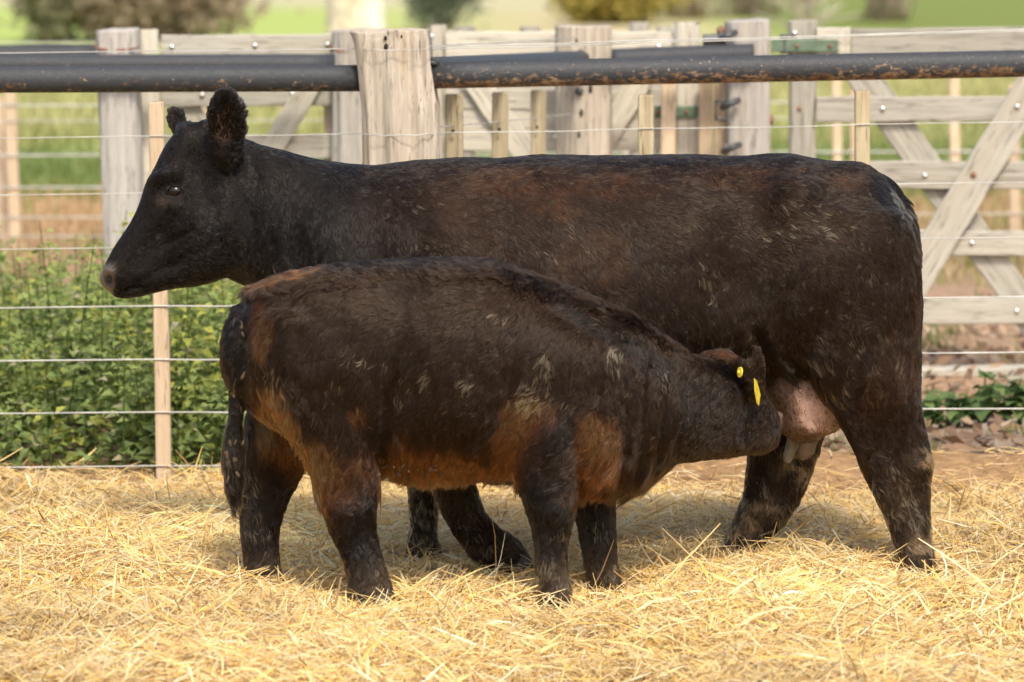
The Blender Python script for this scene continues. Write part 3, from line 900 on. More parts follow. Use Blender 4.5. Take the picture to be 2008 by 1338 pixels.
# legs
calf_parts.append(loft([
    ((510, 610), (735, 640), .085, YK - .09), ((515, 710), (752, 730), .095, YK - .10), ((535, 795), (752, 815), .085, YK - .11), ((578, 868), (746, 885), .072, YK - .12),
    ((612, 930), (738, 945), .058, YK - .125), ((630, 985), (736, 995), .05, YK - .13), ((648, 1045), (741, 1045), .045, YK - .13), ((670, 1100), (752, 1098), .045, YK - .13),
    ((680, 1150), (764, 1150), .05, YK - .13), ((678, 1200), (778, 1195), .056, YK - .13)], n=26, cap=0.1))
calf_parts.append(loft([
    ((490, 640), (680, 660), .08, YK + .10), ((486, 760), (660, 780), .08, YK + .11), ((482, 860), (625, 870), .068, YK + .12), ((474, 930), (594, 935), .055, YK + .13),
    ((470, 990), (562, 995), .046, YK + .13), ((474, 1050), (548, 1052), .042, YK + .13), ((480, 1095), (546, 1095), .044, YK + .13), ((482, 1135), (552, 1132), .05, YK + .13),
    ((480, 1170), (560, 1165), .054, YK + .13)], n=24, cap=0.1))
calf_parts.append(loft([
    ((985, 700), (1180, 720), .08, YK - .12), ((992, 800), (1165, 820), .085, YK - .125), ((1004, 880), (1146, 890), .072, YK - .13), ((1016, 950), (1130, 955), .058, YK - .135),
    ((1034, 1005), (1122, 1008), .048, YK - .135), ((1046, 1055), (1114, 1056), .042, YK - .135), ((1054, 1105), (1108, 1105), .040, YK - .135), ((1056, 1150), (1112, 1150), .046, YK - .135),
    ((1052, 1195), (1122, 1195), .05, YK - .135)], n=24, cap=0.1))
calf_parts.append(loft([
    ((1090, 800), (1240, 810), .075, YK + .11), ((1110, 890), (1224, 900), .065, YK + .12), ((1126, 960), (1206, 965), .052, YK + .125), ((1132, 1010), (1202, 1010), .045, YK + .125),
    ((1142, 1060), (1204, 1060), .04, YK + .125), ((1150, 1110), (1210, 1108), .042, YK + .125), ((1154, 1150), (1222, 1148), .048, YK + .125), ((1150, 1180), (1230, 1178), .05, YK + .125)], n=24, cap=0.1))
# tail
calf_parts.append(loft([
    ((500, 562), (540, 600), .04, YK), ((468, 600), (512, 612), .036, YK), ((463, 655), (499, 655), .029, YK), ((456, 720), (490, 720), .025, YK), ((450, 785), (482, 785), .021, YK - .01),
    ((446, 835), (474, 835), .018, YK - .01), ((442, 885), (474, 885), .021, YK - .015), ((444, 940), (472, 940), .019, YK - .015), ((452, 995), (466, 995), .009, YK - .015)], n=18, cap=0.3))
# ears
calf_parts.append(loft([((1468, 712), (1462, 745), .03, YK + .07), ((1440, 694), (1442, 722), .02, YK + .035), ((1412, 686), (1414, 708), .014, YK + .015), ((1386, 687), (1388, 700), .009, YK + .01)], n=16, cap=0.3))
calf_parts.append(loft([((1460, 778), (1500, 782), .028, YK + .11), ((1463, 742), (1503, 745), .020, YK + .08), ((1467, 708), (1501, 712), .016, YK + .07), ((1475, 680), (1494, 684), .012, YK + .07)], n=16, cap=0.3))
calf_me = remeshed(calf_parts, 0.0085, 6)
sculpt(calf_me, YK, [
    (1130, 640, 90, 90, 0, .016), (1090, 850, 50, 60, 0, .012), (990, 780, 20, 120, 12, -.014), (765, 800, 16, 120, 8, -.026), (640, 700, 90, 110, 0, .018), (860, 640, 110, 110, 0, .010),
    (1265, 800, 8, 110, 8, -.016), (1302, 820, 8, 100, 10, -.016), (1228, 830, 8, 100, 6, -.012), (1340, 800, 7, 90, 10, -.009), (600, 640, 40, 60, 0, -.010), (700, 600, 50, 40, 0, .014), (690, 985, 40, 24, 0, .008), (1080, 985, 30, 26, 0, .008), (700, 1060, 10, 60, 0, -.006), (1180, 890, 40, 40, 0, .014), (1410, 820, 40, 50, 0, .010), (1490, 856, 36, 5, -5, -.012), (1440, 770, 22, 14, 20, .010), (1455, 800, 14, 40, 0, -.006),
    (1150, 605, 110, 14, 33, .008), (1125, 625, 110, 12, 33, -.008), (1484, 735, 8, 28, 0, -.008)],
    [(SNoise(41, 12, 2), .003), (SNoise(42, 36, 2), .0014)])
nk_a, nk_b, nk_c = SNoise(51, 13, 3), SNoise(52, 42, 3), SNoise(53, 5, 2)

def calf_coat(px, py, n, p, g, r):
    a, b2, c_ = nk_a(p), nk_b(p), nk_c(p)
    N = len(px)
    col = np.tile(np.array([0.0275, 0.0150, 0.0075]), (N, 1))
    warm = blobs(px, py, [(870, 900, 160, 52, 3, 1), (1005, 870, 40, 90, 25, .8), (1030, 800, 46, 40, 20, .5), (1180, 905, 62, 70, 0, .95), (1160, 960, 70, 30, 0, .8), (555, 870, 40, 120, -25, 1), (620, 920, 60, 60, -30, .7),
                          (660, 960, 50, 70, 0, .35), (520, 650, 22, 60, 0, .55), (520, 830, 30, 80, 0, .8), (710, 800, 30, 26, 0, .25), (1415, 690, 40, 12, 0, .5)],
                 a * .7 + b2 * .25)
    col = lerp3(np.clip(warm * (0.10 + 1.05 * g), 0, 1), col, (0.27, 0.098, 0.033))
    tuft = (blobs(px, py, [(565, 536, 80, 14, -8, 1), (505, 556, 36, 12, -20, 1)], a * .4) > .3) & (g < .55) & (n[:, 2] > .45)
    col = np.where(tuft[:, None], np.array([.24, .09, .03])[None], col)
    pale = blobs(px, py, [(545, 800, 22, 70, -22, .7), (590, 870, 26, 70, -32, .6), (515, 840, 24, 60, 0, .5)], a * .5)
    col = lerp3(pale * (0.4 + 0.6 * g), col, (0.34, 0.20, 0.085))
    dark = blobs(px, py, [(1075, 960, 70, 130, 4, .85), (700, 1060, 60, 120, 0, .8), (470, 720, 36, 330, 0, .8), (1170, 1050, 50, 90, 0, .9), (510, 1050, 60, 100, 0, .75), (735, 850, 26, 110, 0, .6),
                          (1420, 830, 130, 90, 0, .55), (880, 522, 420, 10, 0, .3), (1150, 618, 130, 14, 33, .8), (1250, 680, 80, 30, 40, .6), (560, 960, 60, 60, 0, .6), (850, 940, 120, 14, 0, .75), (1415, 692, 40, 12, 0, .6)], a * .6)
    col = lerp3(dark, col, (0.017, 0.0145, 0.013))
    mud = blobs(px, py, [(725, 695, 62, 22, 5, .75), (690, 735, 60, 22, 10, .35), (1050, 742, 46, 44, -25, .85), (900, 750, 60, 30, -10, .40), (800, 745, 26, 50, 0, .6), (545, 740, 22, 46, -20, .75), (575, 760, 22, 14, 0, .5), (1205, 690, 22, 34, 0, .6), (1190, 620, 26, 26, 0, .25),
                         (985, 600, 24, 18, -30, .42), (640, 820, 120, 90, 0, .07), (840, 720, 10, 40, 0, .5), (840, 925, 70, 16, 0, .55), (1300, 730, 14, 26, 0, .3), (700, 1110, 56, 56, 0, .30), (1080, 1110, 46, 80, 0, .42),
                         (505, 1070, 46, 70, 0, .38), (1180, 1080, 50, 60, 0, .42), (465, 800, 22, 150, 0, .25), (1110, 900, 30, 60, 0, .12), (470, 930, 30, 80, 0, .3)], a * .4 + b2 * .45)
    low = sstep(1060, 1120, py)
    hit = (g * 0.85 + 0.15 * r.random(N)) < np.maximum(mud * 0.31, low * .13) * (1 + 1.1 * nz_d(p))
    tan = np.array([0.52, 0.365, 0.18])[None] * r.uniform(.6, 1.15, N)[:, None]
    low = sstep(1060, 1120, py)
    tan = tan * (1 - 0.35 * low)[:, None]
    col = np.where(hit[:, None], tan, col)
    soft = (np.clip(mud, 0, 1) * 0.08 + low * 0.25)[:, None]
    col = col * (1 - soft) + np.array([0.15, 0.105, 0.06]) * soft
    bl = r.random(N) < 0.04
    col = np.where(bl[:, None], np.array([0.12, 0.075, 0.04]), col)
    return col * np.where(hit, 1.0, 0.65 + 0.7 * r.random(N))[:, None]

co, no = mesh_arrays(calf_me)
px, py = plane_px(co, YK)
kcol = np.minimum(calf_coat(px, py, no, co, np.full(len(co), 2.0), np.random.default_rng(1)) * 0.55, 0.07)
paint(calf_me, kcol)
calf_bvh = BVHTree.FromPolygons([tuple(v) for v in co], [tuple(q.vertices) for q in calf_me.polygons])
calf_base = np.array([-0.15, YK, 0.0])
calf_me.materials.append(M['hide']); calf_me.shade_smooth()
tmp = calf_me.copy()
calf_me.transform(Matrix.Translation(-Vector(calf_base)))
calf_me.name = 'calf'
calf = bpy.data.objects.new('calf', calf_me); calf.location = calf_base
COL.objects.link(calf)
tag(calf, 'dark brown calf with rusty belly suckling at the cow, yellow tags in its ears', 'calf')

def calf_len(px, py, n, p):
    L = np.full(len(px), 0.025)
    L = np.where((py > 830) & (py < 960) & (px > 740) & (px < 1010), 0.05, L)
    L = np.where((n[:, 2] < -0.2) & (py > 880) & (py < 1000), 0.055 + .018 * nk_b(p), L)
    L = np.where((px < 620) & (py > 740) & (py < 960), 0.034, L)
    L = np.where(py > 960, 0.022, L)
    L = np.where(px > 1330, 0.016, L)
    L = np.where((px < 482) & (py > 640), 0.022, L)
    L = np.where((px < 482) & (py > 810) & (py < 1000), 0.045, L)
    L = np.where((n[:, 2] > 0.75) & (py < 700), 0.040, L)
    L = np.where((px < 660) & (py < 575) & (n[:, 2] > 0.4), 0.046, L)
    return L

def calf_lift(px, py, n, p):
    l = np.full(len(px), 0.28)
    l = np.where(py > 960, 0.48, l)
    l = np.where((px < 484) & (py > 810), 0.22, l)
    l = np.where((n[:, 2] > 0.7) & (py < 720), 0.75, l)
    l = np.where((n[:, 2] < -0.5), 0.5, l)
    l = np.where(px > 1330, 0.3, l)
    return l
make_fur(calf, tmp, calf_base, 300000, YK, [
    (520, 560, -1, .25, 60), (470, 620, -.3, 1, 40), (455, 760, 0, 1, 60), (455, 930, 0.05, 1, 60), (600, 620, -.6, .7, 100), (560, 800, -.1, 1, 70), (700, 700, -.35, 1, 90), (700, 900, .0, 1, 80), (700, 1080, 0, 1, 80), (510, 1050, 0, 1, 80),
    (780, 540, -1, .2, 100), (860, 700, -.5, 1, 110), (870, 900, -.15, 1, 90), (960, 560, -1, .35, 80), (1000, 780, -.75, 1, 70), (1080, 700, -.6, 1, 80), (1080, 900, -.25, 1, 70), (1080, 1080, 0, 1, 70), (1180, 1060, 0, 1, 60),
    (1150, 600, -1, -.2, 60), (1200, 750, -.3, 1, 80), (1180, 900, -.3, 1, 60), (1290, 700, -.5, 1, 60), (1300, 850, -.1, 1, 70), (1420, 780, -.7, .6, 60), (1420, 870, -.8, .3, 60), (1400, 692, -1, -.1, 30), (1485, 720, 0, -1, 25)],
    calf_len, calf_coat, calf_lift, seed=5, radius=0.00052, curl=0.18)
def tuft_keep(c):
    x_, y_ = plane_px(c, YK)
    return ((x_ > 492) & (x_ < 640) & (y_ < 566) & (np.abs(c[:, 1] - YK) < .09)).astype(float) * (.15 + (nk_b(c) > 0))
tf = make_fur(calf, tmp, calf_base, 3200, YK, [(520, 550, -1, .18, 60), (620, 525, -1, .05, 60)], lambda px, py, n, p: np.full(len(px), .058),
              lambda px, py, n, p, g, r: np.array([.26, .095, .032])[None] * r.uniform(.5, 1.3, (len(px), 1)), lambda px, py, n, p: np.full(len(px), .55), seed=15, clump=14, radius=.0006, pull=.75, keep=tuft_keep)
tf.name = 'hair_tuft'; tf.data.name = 'hair_tuft'
def belly_keep(c):
    x_, y_ = plane_px(c, YK)
    return ((x_ > 742) & (x_ < 1015) & (y_ > 862 + 6 * np.sin(x_ / 17)) & (y_ < 965) & (c[:, 1] < YK + .15)).astype(float) * (.35 + (nk_b(c) > -.3))
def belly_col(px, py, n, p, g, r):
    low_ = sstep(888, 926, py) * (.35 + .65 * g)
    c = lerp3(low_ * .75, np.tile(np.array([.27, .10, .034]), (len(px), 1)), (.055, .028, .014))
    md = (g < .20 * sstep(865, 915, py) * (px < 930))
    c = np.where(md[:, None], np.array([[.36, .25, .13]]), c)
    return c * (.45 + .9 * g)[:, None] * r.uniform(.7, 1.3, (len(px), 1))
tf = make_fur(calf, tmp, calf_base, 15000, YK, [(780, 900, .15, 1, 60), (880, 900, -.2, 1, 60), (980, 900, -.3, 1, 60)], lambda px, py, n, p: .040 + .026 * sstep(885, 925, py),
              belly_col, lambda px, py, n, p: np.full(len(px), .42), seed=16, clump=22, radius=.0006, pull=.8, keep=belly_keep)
tf.name = 'belly_hair'; tf.data.name = 'belly_hair'
def thigh_keep(c):
    x_, y_ = plane_px(c, YK)
    d_ = x_ - (528 + (y_ - 770) * .46)
    return ((y_ > 745) & (y_ < 950) & (d_ > -12) & (d_ < 46) & (c[:, 1] < YK)).astype(float)
tf = make_fur(calf, tmp, calf_base, 6000, YK, [(560, 840, -.15, 1, 60), (620, 930, .1, 1, 60)], lambda px, py, n, p: np.full(len(px), .042),
              lambda px, py, n, p, g, r: np.where((g < .45)[:, None], np.array([[.30, .17, .07]]), np.array([[.20, .08, .03]])) * (.5 + .8 * g)[:, None] * r.uniform(.7, 1.3, (len(px), 1)),
              lambda px, py, n, p: np.full(len(px), .35), seed=17, clump=16, radius=.0006, pull=.75, keep=thigh_keep)
tf.name = 'thigh_hair'; tf.data.name = 'thigh_hair'
bpy.data.meshes.remove(tmp)

for hx_, hy_, hY in ((728, 1200, YK - .13), (520, 1170, YK + .13), (1087, 1196, YK - .135), (1190, 1180, YK + .125)):
    hoof(hx_, hy_, hY, .95, calf, 1)
# ear tags
def plate(outline, thick, c, ax, ay, mat, name, parent):
    c, ax, ay = Vector(c), Vector(ax).normalized(), Vector(ay).normalized()
    nn = ax.cross(ay).normalized() * thick / 2
    n = len(outline)
    v = [c + ax * x + ay * y - nn for x, y in outline] + [c + ax * x + ay * y + nn for x, y in outline]
    f = [tuple(range(n))[::-1], tuple(range(n, 2 * n))] + [(i, (i + 1) % n, n + (i + 1) % n, n + i) for i in range(n)]
    return mesh_obj(name, [tuple(x) for x in v], f, mat, parent, smooth=False)
h1, _ = surf(calf_bvh, 1451, 730)
c = V(1451, 730, h1.y - 0.046)
circ = [(0.0115 * math.cos(a) , 0.0150 * math.sin(a)) for a in np.linspace(0, 2 * math.pi, 18, endpoint=False)]
tagb = plate(circ, .005, c, (.45, -.75, 0), (0.10, 0.1, 1), M['yellow_plastic'], 'ear_tag', calf)
tagb['label'] = 'small round yellow button tag'
v, f = ellipsoid(c + Vector((-.004, -.003, 0)), (.005, .004, .006), 10, 6)
mesh_obj('stud', v, f, M['yellow_plastic'], tagb)
h2, _ = surf(calf_bvh, 1482, 765)
c = h2 + Vector((0, -0.03, 0))
c = V(1484, 768, c.y - .012)
diam = [(-.010, .040), (.006, .030), (.024, -.012), (.004, -.042), (-.006, -.034), (-.014, .0)]
tagf = plate(diam, .003, c, (.42, .9, 0), (-.10, -.12, 1), M['yellow_plastic'], 'ear_tag', calf)
tagf['label'] = 'larger yellow flag shaped tag'
def tube(pts, rad, n=6, closed_caps=True):
    pts = [Vector(p) for p in pts]
    v, f = [], []
    rads = rad if hasattr(rad, '__len__') else [rad] * len(pts)
    prev = None
    for i, p in enumerate(pts):
        d = (pts[min(i + 1, len(pts) - 1)] - pts[max(i - 1, 0)]).normalized()
        ref = Vector((0, 0, 1)) if abs(d.z) < 0.9 else Vector((1, 0, 0))
        x = d.cross(ref).normalized(); y = d.cross(x)
        for j in range(n):
            a = 2 * math.pi * j / n
            v.append(p + (x * math.cos(a) + y * math.sin(a)) * rads[i])
    for i in range(len(pts) - 1):
        for j in range(n):
            f.append((i * n + j, i * n + (j + 1) % n, (i + 1) * n + (j + 1) % n, (i + 1) * n + j))
    f.append(tuple(range(n))[::-1]); f.append(tuple(range((len(pts) - 1) * n, len(pts) * n)))
    return np.array([tuple(x) for x in v]), f
# dried dung lumps in the tail and belly hair
rr0 = np.random.default_rng(19)
def lumps_on(bvh, spots, parent, name, seed, rmin=.006, rmax=.012):
    rr = np.random.default_rng(seed); ps = []
    for i, (x, y) in enumerate(spots):
        h, n_ = surf(bvh, x, y)
        if h is None: continue
        if h.y > YK + 0.2: continue
        a = rr.uniform(rmin, rmax)
        ev, ef = ellipsoid((0, 0, 0), (a * rr.uniform(.5, 1.0), a * .6, a * rr.uniform(.8, 2.0)), 9, 7, 0.2, seed + i)
        th = rr.normal(0, .5); ct, st = math.cos(th), math.sin(th)
        ev = np.stack([ev[:, 0] * ct + ev[:, 2] * st, ev[:, 1], -ev[:, 0] * st + ev[:, 2] * ct], 1)
        ps.append((ev + np.array(h + n_ * (rr.uniform(.001, .009) if name == 'dung_lump' else rr.uniform(.012, .022))), ef))
    v, f = join(ps)
    o = mesh_obj(name, v, f, M['mud'], parent)
    o['kind'] = 'stuff'
    return o
sp = [(x + rr0.normal(-7, 5), y + rr0.normal(0, 5)) for x, y in [(484, 632), (486, 660), (478, 650), (490, 590), (483, 655), (478, 715), (484, 740), (480, 770), (474, 780), (461, 855), (463, 865), (442, 838), (470, 870), (492, 862), (489, 872), (446, 890), (452, 900), (474, 890), (473, 905), (458, 925), (456, 935), (464, 945), (447, 950), (473, 955), (480, 968), (452, 965), (468, 930)]]
lumps_on(calf_bvh, sp[::2], calf, 'dung_lump', 3, .005, .009)
rr = np.random.default_rng(9)
sp = [(x, y) for x, y in zip(rr.normal(820, 42, 46), rr.normal(922, 11, 46))]
lumps_on(calf_bvh, sp, calf, 'mud_lump', 60, .002, .0055)

# ------------------------------------------------------------------ straw bedding
def ribbons(P, D, N_, L, W, bend, cols, segs=3, fold=0.0):
    """bent flat strips: centres P, directions D, surface normals N_"""
    n = len(P)
    B = np.cross(D, N_); B = unit(B); Nn = np.cross(B, D)
    ts = np.linspace(-0.5, 0.5, segs + 1)
    vs = np.empty((n, segs + 1, 2, 3))
    for k, t in enumerate(ts):
        c = P + D * (L * t)[:, None] + Nn * (bend * L * (0.25 - t * t) * 2)[:, None]
        tap = 1.0 if 0 < k < segs else 0.55
        vs[:, k, 0] = c + B * (W * tap / 2)[:, None]
        vs[:, k, 1] = c - B * (W * tap / 2)[:, None]
    idx = np.arange(n * (segs + 1) * 2).reshape(n, segs + 1, 2)
    q = np.stack([idx[:, :-1, 0], idx[:, 1:, 0], idx[:, 1:, 1], idx[:, :-1, 1]], -1).reshape(-1, 4)
    c = np.repeat(cols[:, None], (segs + 1) * 2, 1).reshape(-1, 3)
    return vs.reshape(-1, 3), q, c

def straw_pieces(n, r, xr, yr, edge=True, wide=.22, long=1.0, tilt=0.24, lift=0.045, wmul=0.88):
    x = r.uniform(*xr, n * 4); y = r.uniform(*yr, n * 4)
    half = (y - CAM_Y) * 1004 / FPX + wide
    ok = np.abs(x) < half
    if wide > 1: ok &= (np.abs(x) > half - wide) | (y < -2.2)
    if edge:
        e = straw_edge(x)
        ok &= (y < e) | (r.random(n * 4) < 0.55 * np.exp(-np.maximum(y - e, 0) / 0.10))
    x, y = x[ok][:n], y[ok][:n]; n = len(x)
    h = r.random(n) ** 1.5
    tread = np.ones(n)
    for a_, b_ in FEET:
        tread -= 0.6 * np.exp(-((x - a_) / 0.13) ** 2 - ((y - b_ + .08) / 0.18) ** 2)
    z = ground_z(x, y) + 0.004 + h * lift * np.clip(tread, .2, 1)
    azm = r.uniform(0, 2 * np.pi, n) + 0.0
    # loose layout with local lay direction
    P = np.stack([x, y, z], 1)
    lay = SNoise(71, 4.0, 2)(P)
    azm = np.where(r.random(n) < 0.45, lay * 2.0 + r.normal(0, .5, n), azm)
    tl = r.normal(0, tilt, n)
    big = r.random(n) < 0.03; tl = np.where(big, r.normal(0.1, 0.5, n), tl)
    D = np.stack([np.cos(azm) * np.cos(tl), np.sin(azm) * np.cos(tl), np.sin(tl)], 1)
    L = np.exp(r.normal(math.log(0.064 * long), 0.5, n)); L = np.clip(L, 0.02, 0.30)
    P[:, 2] += np.abs(np.sin(tl)) * L * 0.42
    W = np.exp(r.normal(math.log(0.0034 * wmul), 0.38, n))
    roll = r.normal(0, 0.7, n)
    up = np.stack([r.normal(0, .5, n), -np.abs(r.normal(0.35, .35, n)), np.ones(n)], 1)
    N_ = unit(up - D * (up * D).sum(1)[:, None])
    pal = np.array([[0.88, 0.65, 0.27], [0.86, 0.55, 0.15], [0.90, 0.73, 0.39], [0.68, 0.44, 0.18], [0.80, 0.62, 0.35], [0.38, 0.23, 0.10], [0.90, 0.82, 0.58]])
    pr = np.array([.25, .18, .20, .15, .10, .08, .04])
    ci = r.choice(len(pal), n, p=pr)
    cols = pal[ci] * r.uniform(0.80, 1.10, (n, 1)) * (0.94 + 0.09 * SNoise(72, 3.0, 3)(P))[:, None]
    cols = cols * (0.62 + 0.38 * sstep(-0.1, 0.35, h))[:, None] if False else cols
    return ribbons(P, D, N_, L, W, r.normal(0, 0.16, n), np.clip(cols, 0, .9))

r = np.random.default_rng(101)
S_ = [straw_pieces(70000, r, (-3.4, 3.4), (-3.6, 2.1), long=1.1, wmul=1.2, wide=1.3),
      straw_pieces(230000, r, (-2.2, 2.2), (-2.3, 2.1)),
      straw_pieces(4200, r, (-2.2, 2.2), (-2.3, 1.8), long=1.9, tilt=0.12, lift=0.045, wmul=1.45),
      straw_pieces(45, r, (-2.3, 2.3), (-2.3, 1.7), long=1.6, tilt=0.6, lift=0.05, wmul=1.3),
      straw_pieces(1300, r, (-2.0, 2.2), (1.1, 2.3), edge=False, long=1.0, lift=0.01, tilt=.1)]
# straw kicked up round the feet
feet = FEET
for fx_, fy_ in feet:
    a = r.uniform(0, 6.283, 900); a = np.where(np.sin(a) < -.2, -a, a); rad = np.abs(r.normal(0.10, 0.05, 900)) + 0.02
    x = fx_ + rad * np.cos(a) * 1.2; y = fy_ + rad * np.sin(a)
    z = ground_z(x, y) + 0.014 + r.random(900) * 0.05 * np.exp(-((rad - .08) / .1) ** 2)
    P = np.stack([x, y, z], 1)
    az2 = r.uniform(0, 6.283, 900); tl = r.normal(0.06, .25, 900)
    D = np.stack([np.cos(az2) * np.cos(tl), np.sin(az2) * np.cos(tl), np.sin(tl)], 1)
    up = np.stack([r.normal(0, .5, 900), -np.abs(r.normal(0.4, .3, 900)), np.ones(900)], 1)
    N_ = unit(up - D * (up * D).sum(1)[:, None])
    pal = np.array([[0.88, 0.65, 0.26], [0.86, 0.56, 0.15], [0.90, 0.72, 0.38], [0.72, 0.47, 0.18], [0.82, 0.68, 0.40]])
    S_.append(ribbons(P, D, N_, np.exp(r.normal(math.log(.075), .45, 900)), np.exp(r.normal(math.log(.0036), .35, 900)), r.normal(0, .2, 900), pal[r.choice(5, 900)] * r.uniform(.8, 1.1, (900, 1))))
def merge(parts):
    o = 0; Vv, Q, Cc = [], [], []
    for v, q, c in parts:
        Vv.append(v); Q.append(q + o); Cc.append(c); o += len(v)
    return np.concatenate(Vv), np.concatenate(Q), np.concatenate(Cc)
v, q, c = merge(S_)
so = quads_obj('straw_bedding', v, q, c, M['straw'])
tag(so, 'golden straw strewn thickly over the ground under both animals', 'straw', kind='stuff')

# ------------------------------------------------------------------ timber helpers
def board(name, p0, p1, width, thick, mat, parent, seed=0, segs=10, wob=0.003, yoff=0.0, chamfer=0.004):
    """sawn board from p0 to p1 (centre line); width lies in the X-Z plane, thickness along Y"""
    p0, p1 = Vector(p0), Vector(p1)
    L = (p1 - p0).length
    rr = np.random.default_rng(seed + 1000)
    ws, hs = [], []
    prof = [(-.5, -.5), (.5, -.5), (.5, .5), (-.5, .5)]
    ch = chamfer
    ring = []
    for sx, sz in prof:
        pass
    w2, t2 = width / 2, thick / 2
    pr = [(-t2 + ch, -w2), (t2 - ch, -w2), (t2, -w2 + ch), (t2, w2 - ch), (t2 - ch, w2), (-t2 + ch, w2), (-t2, w2 - ch), (-t2, -w2 + ch)]
    v, f = [], []
    xs = np.concatenate([[0, 0.004], np.linspace(0, L, segs + 1)[1:-1], [L - 0.004, L]])
    up = rr.normal(0, wob, len(xs)); dn = rr.normal(0, wob, len(xs)); yy = rr.normal(0, wob * .6, len(xs))
    for i, x in enumerate(xs):
        e = 0.94 if i in (0, len(xs) - 1) else 1.0
        for (y, z) in pr:
            v.append((x, y * e + yy[i], z * e + (up[i] if z > 0 else dn[i])))
    m = 8
    for i in range(len(xs) - 1):
        for j in range(m):
            f.append((i * m + j, (i + 1) * m + j, (i + 1) * m + (j + 1) % m, i * m + (j + 1) % m))
    f.append(tuple(range(m))); f.append(tuple(range((len(xs) - 1) * m, len(xs) * m))[::-1])
    o = mesh_obj(name, v, f, mat, None, smooth=False)
    d = (p1 - p0).normalized()
    yv = Vector((0, 1, 0)); yv = (yv - d * d.dot(yv)).normalized()
    zv = d.cross(yv)
    o.matrix_basis = Matrix((d, yv, zv)).transposed().to_4x4()
    o.location = p0
    return adopt(o, parent)

def post(name, secs, mat, parent, seed=0, expo=3.6, groove=0.004, n=44, loc=None):
    v, f = loft(secs, k=7, n=n, cap=0.04, expo=expo)
    c = v.mean(0)
    a = np.arctan2(v[:, 1] - c[1], v[:, 0] - c[0])
    rr = np.random.default_rng(seed)
    off = np.zeros(len(v))
    for k in range(9):
        off += np.sin(a * rr.integers(5, 24) + rr.uniform(0, 6.3) + v[:, 2] * rr.normal(0, 3.5)) * groove * rr.uniform(.1, .5)
    d = np.stack([np.cos(a), np.sin(a), np.zeros(len(v))], 1)
    v = v + d * off[:, None]
    v[:, 2] += np.where(v[:, 2] > v[:, 2].max() - .03, SNoise(seed, 30, 2)(v) * .0022, 0)
    return mesh_obj(name, v, f, mat, parent, smooth=True, loc=loc)

def pipe(name, p0, p1, rad, mat, parent, n=28, sag=0.0, flare0=0.0):
    p0, p1 = Vector(p0), Vector(p1)
    L = (p1 - p0).length
    v, f = [], []
    segs = 24
    for i in range(segs + 1):
        t = i / segs
        for j in range(n):
            a = 2 * math.pi * j / n
            v.append((L * t, rad * math.cos(a), rad * math.sin(a) - sag * 4 * t * (1 - t)))
    inner = 0.82
    for i in range(segs):
        for j in range(n):
            f.append((i * n + j, i * n + (j + 1) % n, (i + 1) * n + (j + 1) % n, (i + 1) * n + j))
    for i, s in ((0, 1), (segs, -1)):
        k = len(v)
        for j in range(n):
            a = 2 * math.pi * j / n
            v.append((L * (i / segs), rad * inner * math.cos(a), rad * inner * math.sin(a)))
        for j in range(n):
            q = (i * n + j, k + j, k + (j + 1) % n, i * n + (j + 1) % n)
            f.append(q if s > 0 else q[::-1])
        f.append(tuple(range(k, k + n)) if s < 0 else tuple(range(k, k + n))[::-1])
    o = mesh_obj(name, v, f, mat, None)
    d = (p1 - p0).normalized()
    yv = Vector((0, 0, 1)).cross(d).normalized(); zv = d.cross(yv)
    o.matrix_basis = Matrix((d, yv, zv)).transposed().to_4x4()
    o.location = p0
    return adopt(o, parent)

def wire(pts, parent, rad=0.0024, name='wire', mat=None, seed=0):
    rr = np.random.default_rng(seed)
    P = []
    for a, b in zip(pts[:-1], pts[1:]):
        a, b = Vector(a), Vector(b)
        k = 8
        for i in range(k):
            t = i / k
            p = a.lerp(b, t); p.z -= 0.004 * 4 * t * (1 - t) * rr.uniform(.5, 1.2)
            P.append(p)
    P.append(Vector(pts[-1]))
    v, f = tube(P, rad, 6)
    return mesh_obj(name, v, f, mat or M['wire'], parent)

def bolt(p, parent, rad=.011, mat='bolt'):
    v, f = ellipsoid(p, (rad, rad * .55, rad), 12, 8)
    return mesh_obj('bolt', v, f, M[mat], parent)

# ------------------------------------------------------------------ front fence (wires, poly pipe, thick strainer post)
YF = 1.75
def yr_(px):      # the right-hand run bends slightly away from the camera
    return YF + max(0, (px - 850) / 1158.0) * 0.10
ff = empty('wire_fence', at(780, 980, YF) * np.array([1, 1, 0]))
tag(ff, 'nearest fence, pale wires and black pipe top rail on a thick weathered post', 'fence')
pa = post('post', [((690, 62), (834, 58), .115, YF), ((697, 85), (838, 84), .12, YF), ((706, 130), (841, 130), .12, YF), ((711, 175), (850, 175), .125, YF), ((714, 220), (859, 220), .13, YF),
                   ((717, 300), (861, 300), .13, YF), ((719, 450), (866, 450), .13, YF), ((724, 700), (870, 700), .135, YF), ((730, 1000), (876, 1000), .14, YF)], M['post_wood'], ff, 3, groove=0.012, n=72)
pa['label'] = 'thick weathered post with a gnarled bulge'
for (x, y, s) in ((756, 75, .007), (757, 92, .010), (772, 259, .008), (787, 72, .005)):
    v, f = ellipsoid(V(x, y, YF - .131 if y > 200 else YF - .119), (s * .8, .008, s * 1.2), 10, 6)
    mesh_obj('knot_hole', v, f, M['hole'], pa)
pipe('pipe_rail', V(-1100, 161, YF), V(716, 153.5, YF), .0455, M['pipe'], ff)
pipe('pipe_rail', V(836, 148, YF - .02), V(2960, 106, YF + .19), .0465, M['muddy_pipe'], ff)
